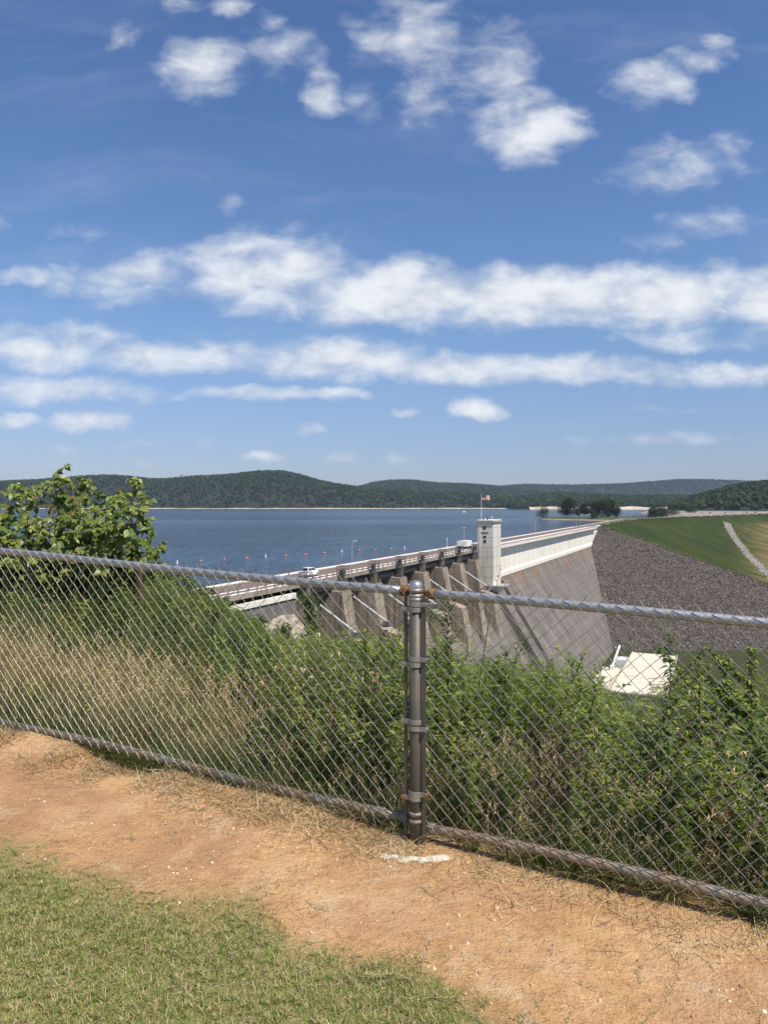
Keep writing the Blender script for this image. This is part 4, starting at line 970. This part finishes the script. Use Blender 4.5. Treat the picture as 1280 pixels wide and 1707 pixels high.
scatter('straw', 'dry straw litter lying along the foot of the fence', 'straw', np.stack([x,y,gz(x,y)],-1), rnd_rot(n,.15), np.stack([s,s,s],-1), NR.integers(0,3,n), protos('straw_protos', st_))
n = 420; x = NR.uniform(-2.6,1.2,n); y = NR.uniform(1.6,3.6,n); q, p = fqp(x,y); k = (turf_mask(x,y) > .25) & (p < -.3) & (fbm(x*2.3,y*2.3,3) > -.02); x, y = x[k], y[k]; n = len(x); s = NR.uniform(.5,1.1,n)
scatter('dead_runners', 'bleached curls of dead runner grass lying on the lawn', 'straw', np.stack([x,y,gz(x,y)+.012],-1), rnd_rot(n,.1), np.stack([s,s,s],-1), NR.integers(2,4,n), RUNC)
pb_ = []
PEB = NT('pebble'); r_ = PEB.n('ShaderNodeObjectInfo').outputs['Random']
PEB = PEB.set(PEB.ramp(r_, [(0,(.30,.17,.09)),(.45,(.55,.36,.2)),(.7,(.58,.42,.26)),(.93,(.70,.58,.40)),(.97,(.80,.73,.60)),(1,(.2,.18,.17))]), .9)
for k in range(3): mb = MB(); mb.blob((0,0,.15), .5, 1, .2, (1,.8,.55)); pb_.append(mb.build('pebble_%s' % 'abc'[k], PEB))
n = 16000; x = NR.uniform(-4,3,n); y = NR.uniform(1.4,5,n); q, p = fqp(x,y); k = (p < .02) & (turf_mask(x,y) < .5) & (fbm(x*1.7,y*1.7,3)+.5 > NR.random(n)*.9); x, y = x[k], y[k]; n = len(x)
s = .004+.014*NR.random(n)**3+.012*(NR.random(n) > .985)
scatter('pebbles', 'small pale pebbles and clods scattered over the dirt', 'pebbles', np.stack([x,y,gz(x,y)],-1), rnd_rot(n,.5), np.stack([s,s,s],-1), NR.integers(0,3,n), protos('pebble_protos', pb_))
# white chunk of old footing in front of the post
mb = MB(); c0 = np.array([.135,3.36])
for k in range(26):
    a = (k-12.5)/12.5; mb.blob((a*.13+R.uniform(-.006,.006), -.02+.035*a*a*(.4 if a > 0 else 1)+R.uniform(-.008,.008), -.006), R.uniform(.012,.026), 2, .2, (1.5,1.0,.5))
o = mb.build('concrete_chunk', plain('chalky_concrete',(.66,.60,.48),.95,0,.25,30,.6)); o.location = (c0[0],c0[1],float(gz(*c0))+.004); tag(o, 'chipped white strip of old concrete footing at the base of the post', 'concrete')

# ------------------------------------------------------------------ single plants one can point to
RED = leafmat('redbud_leaf', (.06,.10,.018), (.125,.18,.03), (.25,.29,.06), .3, .42, .5)
REDY = leafmat('redbud_young_leaf', (.22,.13,.05), (.28,.20,.06), (.27,.27,.07), .35)
b0 = np.array([-4.25,9.6]); bz = float(gz(*b0))
RBD = empty('redbud_bush', (b0[0],b0[1],bz)); tag(RBD, 'large redbud bush with broad green heart shaped leaves behind the fence on the left', 'bush')
tips = [(92,786),(150,797),(118,806),(205,800),(232,812),(246,838),(258,852),(276,906),(258,884),(240,860),(180,826),(60,806),(20,806),(-20,800),(-70,806),(-120,815),(-60,850),(10,840),(45,828),(80,822),(130,830),(160,848),(200,842),(215,878),(190,900),(140,880),(100,866),(60,870),(20,885),(-30,890),(70,915),(120,918),(170,926),(210,915),(235,930),(30,935),(0,930),(-60,930),(-100,900),(150,905),(95,895),(250,868),(228,848),(175,870),(40,850),(-10,865)]
mb = MB(); lf = MB(); yl = MB()
for k, (px, py) in enumerate(tips):
    yy = 9.6+R.uniform(-1.1,1.1); T = at(px,py+3,yy)-Vector((b0[0],b0[1],bz))
    o_ = Vector((R.uniform(-.25,.25)+T.x*.25,R.uniform(-.3,.3),R.uniform(-.1,.1))); mid = o_.lerp(T,.55)+Vector((R.uniform(-.15,.15),R.uniform(-.15,.15),.12+.1*abs(T.x)))
    pts = [ (1-t)**2*o_+2*t*(1-t)*mid+t*t*T for t in [j_/9 for j_ in range(10)]]
    mb.tube(pts,[.018*(1-t)+.003 for t in [j_/9 for j_ in range(10)]],5,False)
    for br in range(11):
        if br == 0: seg = pts[3:]
        else:
            a_ = pts[R.randint(4,9)]; e_ = a_+Vector((R.uniform(-.42,.30 if px < 190 else .12),R.uniform(-.5,.5),R.uniform(-.22,.2))); mb.tube([a_,e_],[.005,.002],4,False); seg = [a_.lerp(e_,t) for t in (.1,.35,.6,.85,1)]
        for i in range(len(seg)-1):
            dd = (seg[i+1]-seg[i]).normalized(); sd = dd.cross(Vector((0,0,1)))
            for j in range(3 if br else 4):
                p_ = seg[i].lerp(seg[i+1],R.random()); sg = 1 if (i+j) % 2 else -1
                d = sd*sg*.8+dd*.4+Vector((R.uniform(-.3,.3),R.uniform(-.3,.3),R.uniform(-1.0,-.1)))
                tgt = yl if (br == 0 and i > len(seg)-4 and py < 860 and R.random() < .55) else lf
                tgt.heart(p_, d, (SUN.x*.3+R.uniform(-.5,.5),-.6+R.uniform(-.5,.5),1), R.uniform(.06,.10)*(.8 if tgt is yl else 1))
mb.build('trunk', BARK, RBD); lf.build('crown', RED, RBD); yl.build('young_leaves', REDY, RBD)
# dense low growth under and behind the bush, shade painted into its leaf colour
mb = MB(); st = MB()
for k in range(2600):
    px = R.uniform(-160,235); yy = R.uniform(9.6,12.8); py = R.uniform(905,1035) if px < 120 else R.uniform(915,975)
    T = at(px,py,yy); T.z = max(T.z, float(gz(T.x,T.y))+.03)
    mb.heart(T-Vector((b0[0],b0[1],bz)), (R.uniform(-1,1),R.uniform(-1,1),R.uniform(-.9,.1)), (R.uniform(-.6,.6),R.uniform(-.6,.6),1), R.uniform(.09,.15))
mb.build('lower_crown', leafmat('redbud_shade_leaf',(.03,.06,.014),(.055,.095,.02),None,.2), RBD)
# stake behind the fence
b_ = at(234,962,8.2); MB_ = MB().lathe([(.03,-1.2),(.028,.0),(.02,.02)],(0,0,0),8); o = MB_.build('wooden_stake', plain('old_wood',(.09,.055,.035),.9,0,.3,20)); o.location = (b_.x,b_.y,b_.z+.07); tag(o, 'weathered brown wooden stake behind the fence by the bush', 'stake')
def plant(name, px, py_base, py_top, y, label, kind='gold', leafm=None, n=120, L=.09, W=.016, lean=(0,0), br=3, cat='plant'):
    T = at(px,py_base,y); gzv = float(gz(T.x,T.y)); zt = EYE-(py_top-CY)/F*y; H = zt-gzv
    e = empty(name, (T.x,T.y,gzv)); tag(e, label, cat); st = MB(); lf = MB(); tip = Vector((lean[0],lean[1],H))
    def pt(t): return Vector((tip.x*t*t,tip.y*t*t,H*t))
    st.tube([pt(t) for t in (0,.25,.5,.75,1)],[.006,.005,.004,.003,.0012],5,False); ax = [(pt,n,L,.2)]
    for b in range(br):
        t0 = R.uniform(.3,.9); a = R.uniform(0,6.28); o_ = pt(t0); e_ = o_+Vector((math.cos(a)*.17*H,math.sin(a)*.17*H,R.uniform(.1,.22)*H)); st.tube([o_,e_],[.003,.001],4,False)
        ax.append((lambda t,o_=o_,e_=e_: o_.lerp(e_,t), n//4, L*.75, .1))
    for fn, m_, l_, t0 in ax:
        for i in range(m_):
            t = t0+(1-t0)*(i+R.random())/m_; a = i*2.4+R.uniform(-.4,.4); d = Vector((math.cos(a),math.sin(a),R.uniform(.1,1.0)))
            if kind == 'ovate': lf.leaf(fn(t), d+Vector((0,0,-.5)), (0,0,1), l_*R.uniform(.8,1.2), W*R.uniform(.8,1.2), .2, .3, .4)
            else: lf.leaf(fn(t), d, (0,0,1), l_*R.uniform(.7,1.2)*(1.15-.45*t), W*R.uniform(.8,1.3), .2, R.uniform(.1,.45))
    st.build('stem', STEM, e); lf.build('foliage', leafm or G_BR, e); return e
plant('tall_goldenrod', 746, 1260, 1006, 4.5, 'tall dark narrow leaved weed just right of the fence post', leafm=G_MD, n=190, L=.10, br=3)
plant('tall_goldenrod', 726, 1260, 1040, 4.3, 'shorter bright narrow leaved weed hugging the fence post', n=120)
plant('leaning_weed', 785, 1240, 942, 4.2, 'single thin weed stem leaning right in front of the tower', n=44, L=.045, W=.010, lean=(.17,0), br=0)
plant('feathery_weed', 842, 1240, 1078, 4.5, 'bushy bright weed below the sloping dam face', n=130, br=4)
plant('leaning_weed', 838, 1240, 1040, 4.6, 'thin weed sprig reaching over the training wall', n=60, L=.06, lean=(.12,0), br=1)
plant('leaning_weed', 905, 1240, 1085, 4.3, 'leafy weed arching right toward the powerhouse', n=110, L=.07, lean=(.25,0), br=3)
plant('leaning_weed', 965, 1240, 1098, 4.2, 'weed with arching sprays left of the white crane boom', n=80, L=.07, lean=(.14,0), br=3)
plant('sapling', 1116, 1260, 1052, 3.9, 'upright dark leaved sapling standing right of the cream roof', 'ovate', leafmat('sapling_leaf',(.03,.06,.014),(.07,.125,.024),(.2,.24,.05),.3), 150, .05, .024, br=4)
plant('bramble_bush', 1165, 1260, 1098, 4.4, 'tangled yellow green bramble between the sapling and the right edge', 'ovate', G_YL, 160, .045, .026, br=9)
plant('bramble_bush', 1252, 1240, 1078, 4.2, 'leafy bramble with glossy leaves near the right edge', 'ovate', G_BR, 220, .05, .03, br=9)
plant('bramble_bush', 1210, 1250, 1092, 4.9, 'low olive bramble behind the leafy one at right', 'ovate', G_MD, 200, .05, .03, br=8)
plant('feathery_weed', 608, 1240, 1050, 4.7, 'bright feathery weed left of the post in front of the spillway piers', n=160, br=5)
plant('feathery_weed', 655, 1240, 1058, 4.3, 'green weed leaning against the left tension bar', n=120, br=4)
plant('leafy_weed', 405, 1230, 1018, 5.2, 'dark willowy weed in front of the pale bank', 'ovate', G_MD, 120, .08, .018, br=5)
plant('leafy_weed', 447, 1230, 1045, 5.0, 'leggy weed before the retaining wall end', 'ovate', G_MD, 110, .075, .018, br=4)
plant('leafy_weed', 355, 1230, 1000, 5.6, 'willowy weed left of the pale bank', 'ovate', G_MD, 110, .08, .018, br=5)
T = at(918,1300,3.75); e = empty('dead_shrub', (T.x,T.y,float(gz(T.x,T.y)))); tag(e, 'leafless dark brown shrub with bare forking branches behind the right fence panel', 'dead shrub'); mb = MB()
def fork(p, d, L, r_, k):
    q_ = p+d*L; mb.tube([p, p.lerp(q_,.5)+Vector((R.uniform(-.02,.02),R.uniform(-.02,.02),.0)), q_],[r_,r_*.8,r_*.6],5,False)
    if k:
        for j in range(2 if k < 3 else 3): fork(q_, (d+Vector((R.uniform(-.9,.9),R.uniform(-.7,.4),R.uniform(-.15,.35)))).normalized(), L*R.uniform(.6,.9), r_*.62, k-1)
for j in range(4): fork(Vector((R.uniform(-.05,.05),R.uniform(-.05,.05),0)), Vector((R.uniform(-.6,.6),R.uniform(-.5,.1),.9)).normalized(), .22, .010, 4)
mb.build('branch', plain('dead_bark', (.10,.065,.045), .9, 0, .3, 20), e)
# ivy on the abutment end
e = empty('abutment_vine', tuple(dam(112.9,2.5,30)), ROT); tag(e, 'green vine climbing the end of the concrete abutment', 'vine'); mb = MB(); st = MB()
for k in range(7):
    st.tube([(0,R.uniform(-3,2),0),(.1,R.uniform(-2.5,1.5),7),(.1,R.uniform(-2,1),13.5)],.05,4,False)
for k in range(2200):
    z_ = R.random()**.8*14; mb.leaf((R.uniform(-1.8,1.2),-R.gauss(.2+.15*(14-z_),1.1),z_),(R.uniform(-1,1),R.uniform(-1,1),R.uniform(-1,.3)),(0,0,1),R.uniform(.3,.6),R.uniform(.25,.45))
st.build('stem', BARK, e); mb.build('foliage', G_MD, e)
# shrubs on the bank under the abutment (beyond the weeds)
def bank_h(t_, s_): return 20.4+(s_-2)*.78+(112-t_)*-.055+2.6*float(fbm(t_*.16,s_*.16,5))+1.1*float(fbm(t_*.7,s_*.7,4))+max(t_-110,0)*1.2
for t_, s_, hh_, w_, lb in ((70,3,3.4,3.6,'round green shrub farthest left on the pale bank'),(78,7,2.6,3.4,'low green shrub on the left half of the pale bank'),(84,3.2,2.4,3.0,'small shrub against the grey retaining wall'),(88,9,2.8,3.6,'bushy shrub in the middle of the pale bank'),(94,5,2.0,2.6,'little shrub near the right end of the grey retaining wall'),(97,11,3.2,3.8,'leafy shrub low on the pale bank'),(103,8.5,2.2,2.6,'shrub half way down the bank beside the abutment end'),(108,12,3.0,3.4,'shrub at the foot of the abutment end'),(104,14.5,3.0,3.6,'lowest shrub on the pale bank'),(90,14,3.0,3.8,'wide shrub at the bottom left of the pale bank'),(97,3,2.6,3.0,'dense shrub right below the grey retaining wall'),(102,4.6,2.2,2.6,'small shrub on the pale bank beside the abutment vine'),(106.5,6.5,2.8,3.0,'shrub leaning on the abutment end'),(93,7.5,2.6,3.2,'shrub left of centre high on the pale bank'),(100,8,2.4,3.0,'rounded shrub in the right half of the pale bank')):
    p_ = dam(t_,s_,bank_h(t_,s_)+.2); tree('bank_shrub', (p_.x,p_.y,max(p_.z, float(gz(p_.x,p_.y))-5.2)), hh_, w_, lb, 'shrub', None, 600, .34, G_MD, .05)
for px, py, y_, w_, hh_, lb in ((335,1003,60,30,3.2,'green shrub hiding the left end of the road'),(300,990,50,44,2.6,'low shrub beside the white road edge'),(258,978,40,44,2.4,'bushy shrub at the far left below the lake'),(372,1012,66,22,3.0,'slim shrub below the white parapet')):
    b = at(px,py,y_); zg = float(gz(b.x,b.y)); top = EYE-(py-22-CY)/F*y_
    tree('bank_shrub', (b.x,b.y,zg-.1), min(max(hh_,top-zg),9), w_/F*y_*1.6, lb, 'shrub', None, 900, .3, G_MD, .05)

# ------------------------------------------------------------------ air
hz = bpy.data.materials.new('haze_air'); hz.use_nodes = True; t_ = hz.node_tree; t_.nodes.remove(t_.nodes['Principled BSDF'])
pv = t_.nodes.new('ShaderNodeVolumePrincipled'); pv.inputs['Color'].default_value = (.60,.76,.95,1); pv.inputs['Density'].default_value = 5.0e-5; pv.inputs['Anisotropy'].default_value = .0
t_.links.new(pv.outputs[0], t_.nodes['Material Output'].inputs['Volume'])
hb_ = MB().box(-7400,7400,-7400,7400,-72,215).build('haze', hz); tag(hb_, 'thin summer haze over the lake', 'haze', kind='stuff')

# ------------------------------------------------------------------ sky with clouds, sun, camera
W = bpy.data.worlds.new('World'); S.world = W; W.use_nodes = True
class WN(NT):
    def __init__(s): s.t = W.node_tree
w = WN(); bg = W.node_tree.nodes['Background']
sky = w.n('ShaderNodeTexSky', sky_type='NISHITA'); sky.sun_disc = False; sky.sun_elevation = SUN_EL; sky.sun_rotation = SUN_AZ; sky.altitude = 350; sky.air_density = 1.0; sky.dust_density = .15; sky.ozone_density = 2.2
d = w.n('ShaderNodeTexCoord').outputs['Generated']; sx = w.n('ShaderNodeSeparateXYZ', inp={0:d})
yy = w.math('MAXIMUM', sx.outputs[1], .02)
U = w.math('MULTIPLY', w.math('DIVIDE', sx.outputs[0], yy), 12.33); V = w.math('MULTIPLY', w.math('DIVIDE', sx.outputs[2], yy), 12.33)   # tangent plane of the northern sky, units of 100
P = w.n('ShaderNodeCombineXYZ', inp={0:U,1:V}).outputs[0]
wn = w.n('ShaderNodeTexNoise', inp={'Vector':P,'Scale':.9,'Detail':4,'Roughness':.6}).outputs['Color']
off = w.n('ShaderNodeVectorMath', operation='MULTIPLY', inp={0:w.n('ShaderNodeVectorMath', operation='SUBTRACT', inp={0:wn,1:(.5,.5,.5)}).outputs[0],1:(.9,.5,0)}).outputs[0]
PW = w.n('ShaderNodeVectorMath', operation='ADD', inp={0:P,1:off}).outputs[0]
CL = [(340,112,95,62,1),(305,8,50,26,.62),(390,8,40,26,.6),(442,40,24,26,.55),(480,85,80,50,.45),(538,150,40,55,.7),(205,45,30,42,.35),(690,55,110,85,.62),(790,110,130,85,.6),(880,208,105,78,1.1),(720,180,75,60,.4),(605,160,35,48,.4),
 (1085,145,80,50,.66),(1150,104,60,28,.62),(1195,78,48,22,.6),(1125,275,125,48,.66),(1215,270,60,46,.4),(1170,375,85,30,.34),(1100,400,60,24,.28),(385,340,30,22,.34),(145,400,60,24,.2),(35,455,70,20,.55),(5,370,22,16,.5),
 (215,462,160,48,.8),(440,448,190,80,1.1),(640,488,230,66,1.25),(850,492,290,62,1.3),(1080,495,290,64,1.3),(1290,495,170,60,1.15),(1150,565,130,22,.6),(1270,550,70,30,.6),
 (70,575,190,48,1),(290,592,200,38,1),(560,598,200,44,1.15),(760,613,220,34,1.1),(1000,617,240,28,.9),(1200,622,180,28,.9),(90,650,180,28,.9),(410,657,125,17,.85),(560,655,70,15,.85),
 (797,682,62,26,1.2),(145,702,84,22,1.05),(15,697,60,18,.95),(680,686,30,10,.6),(440,761,48,12,.6),(568,766,34,11,.65),(510,720,30,11,.4),(230,735,36,9,.35),(1090,735,140,14,.42),(335,737,22,10,.35),(1100,684,50,8,.35),(665,765,22,10,.4),(115,747,26,9,.35),(255,776,30,8,.35)]
D = None
for cx, cy, rx, ry, wt in CL:
    c = ((cx-CX)/100,(CY-cy)/100); k = (100/rx,100/ry)
    e = w.n('ShaderNodeVectorMath', operation='MULTIPLY_ADD', inp={0:PW,1:(k[0],k[1],0),2:(-c[0]*k[0],-c[1]*k[1],0)})
    l_ = w.n('ShaderNodeVectorMath', operation='DOT_PRODUCT', inp={0:e.outputs[0],1:e.outputs[0]}).outputs['Value']
    g = w.math('MULTIPLY_ADD', l_, -wt, wt)
    D = g if D is None else w.n('ShaderNodeMath', operation='SMOOTH_MAX', inp={0:D,1:g,2:.12}).outputs[0]
D = w.math('MAXIMUM', D, -.6)
ST = w.n('ShaderNodeVectorMath', operation='MULTIPLY', inp={0:P,1:(.75,1.35,1)}).outputs[0]
fn = w.noise(ST, 1.5, 10, .55, .25)
fup = w.noise(w.n('ShaderNodeVectorMath', operation='ADD', inp={0:ST,1:(-.05,.22,0)}).outputs[0], 1.7, 5, .55, .25)
q = w.math('ADD', D, w.math('MULTIPLY', w.math('SUBTRACT', fn, .5), 2.0))
al = w.n('ShaderNodeMapRange', interpolation_type='SMOOTHSTEP', inp={0:q,1:-.08,2:1.42,3:0.,4:.95}).outputs[0]
veil = w.n('ShaderNodeMapRange', interpolation_type='SMOOTHSTEP', inp={0:w.noise(w.n('ShaderNodeVectorMath', operation='MULTIPLY', inp={0:PW,1:(.16,.75,1)}).outputs[0], 1.0, 8, .62, .6),1:.48,2:.8,3:0.,4:.17}).outputs[0]
al = w.math('MAXIMUM', al, veil)
gen = w.n('ShaderNodeMapRange', interpolation_type='SMOOTHSTEP', inp={0:w.noise(d, 3, 7, .6),1:.52,2:.72,3:0.,4:.8}).outputs[0]   # rest of the sky
al = w.mix(w.math('GREATER_THAN', sx.outputs[1], .15), gen, al)
lit = w.math('ADD', w.math('ADD', .5, w.math('MULTIPLY', w.math('SUBTRACT', fn, fup), 1.5)), w.math('MULTIPLY', q, .10))
cc_ = w.ramp(lit, [(.18,(5.1,5.6,6.5)),(.52,(6.7,7.0,7.5)),(.85,(7.7,7.9,8.2))])
CLOUD_GAIN = w.n('ShaderNodeVectorMath', operation='SCALE', inp={0:cc_,'Scale':1.0}).outputs[0]
skyc = w.mix(1.0, sky.outputs[0], w.ramp(sx.outputs[2], [(.02,(.53,.56,.77)),(.12,(.735,.75,.92)),(.22,(.86,.955,1.08)),(.33,(.85,.985,1.165)),(.47,(.76,.93,1.18))]), 'MULTIPLY')
col = w.mix(al, skyc, CLOUD_GAIN)
w.l(col, bg.inputs[0]); bg.inputs[1].default_value = .086
W.cycles.sampling_method = 'MANUAL'; W.cycles.sample_map_resolution = 512

L = bpy.data.lights.new('sun','SUN'); L.energy = 4.0; L.angle = rad(.53); L.color = (1,.925,.82)
so = bpy.data.objects.new('sun', L); COL.objects.link(so); so.rotation_euler = SUN.to_track_quat('Z','Y').to_euler()
cam = bpy.data.cameras.new('camera'); co = bpy.data.objects.new('camera', cam); COL.objects.link(co); S.camera = co
co.location = (0,0,EYE); co.rotation_euler = (math.pi/2,0,0)
cam.sensor_fit = 'VERTICAL'; cam.sensor_height = 36; cam.sensor_width = 27; cam.lens = 36*F/1707; cam.shift_y = -(853.5-CY)/1707
cam.clip_start = .05; cam.clip_end = 20000
vs_ = S.view_settings; vs_.view_transform = 'Standard'; vs_.look = 'None'; vs_.exposure = .45; vs_.gamma = 1; vs_.use_curve_mapping = False
cy = S.cycles; cy.max_bounces = 6; cy.diffuse_bounces = 3; cy.glossy_bounces = 3; cy.transmission_bounces = 4; cy.volume_bounces = 0; cy.transparent_max_bounces = 8
cy.use_denoising = True; cy.sample_clamp_indirect = 6; cy.use_adaptive_sampling = True; cy.adaptive_threshold = .01
S.render.film_transparent = False
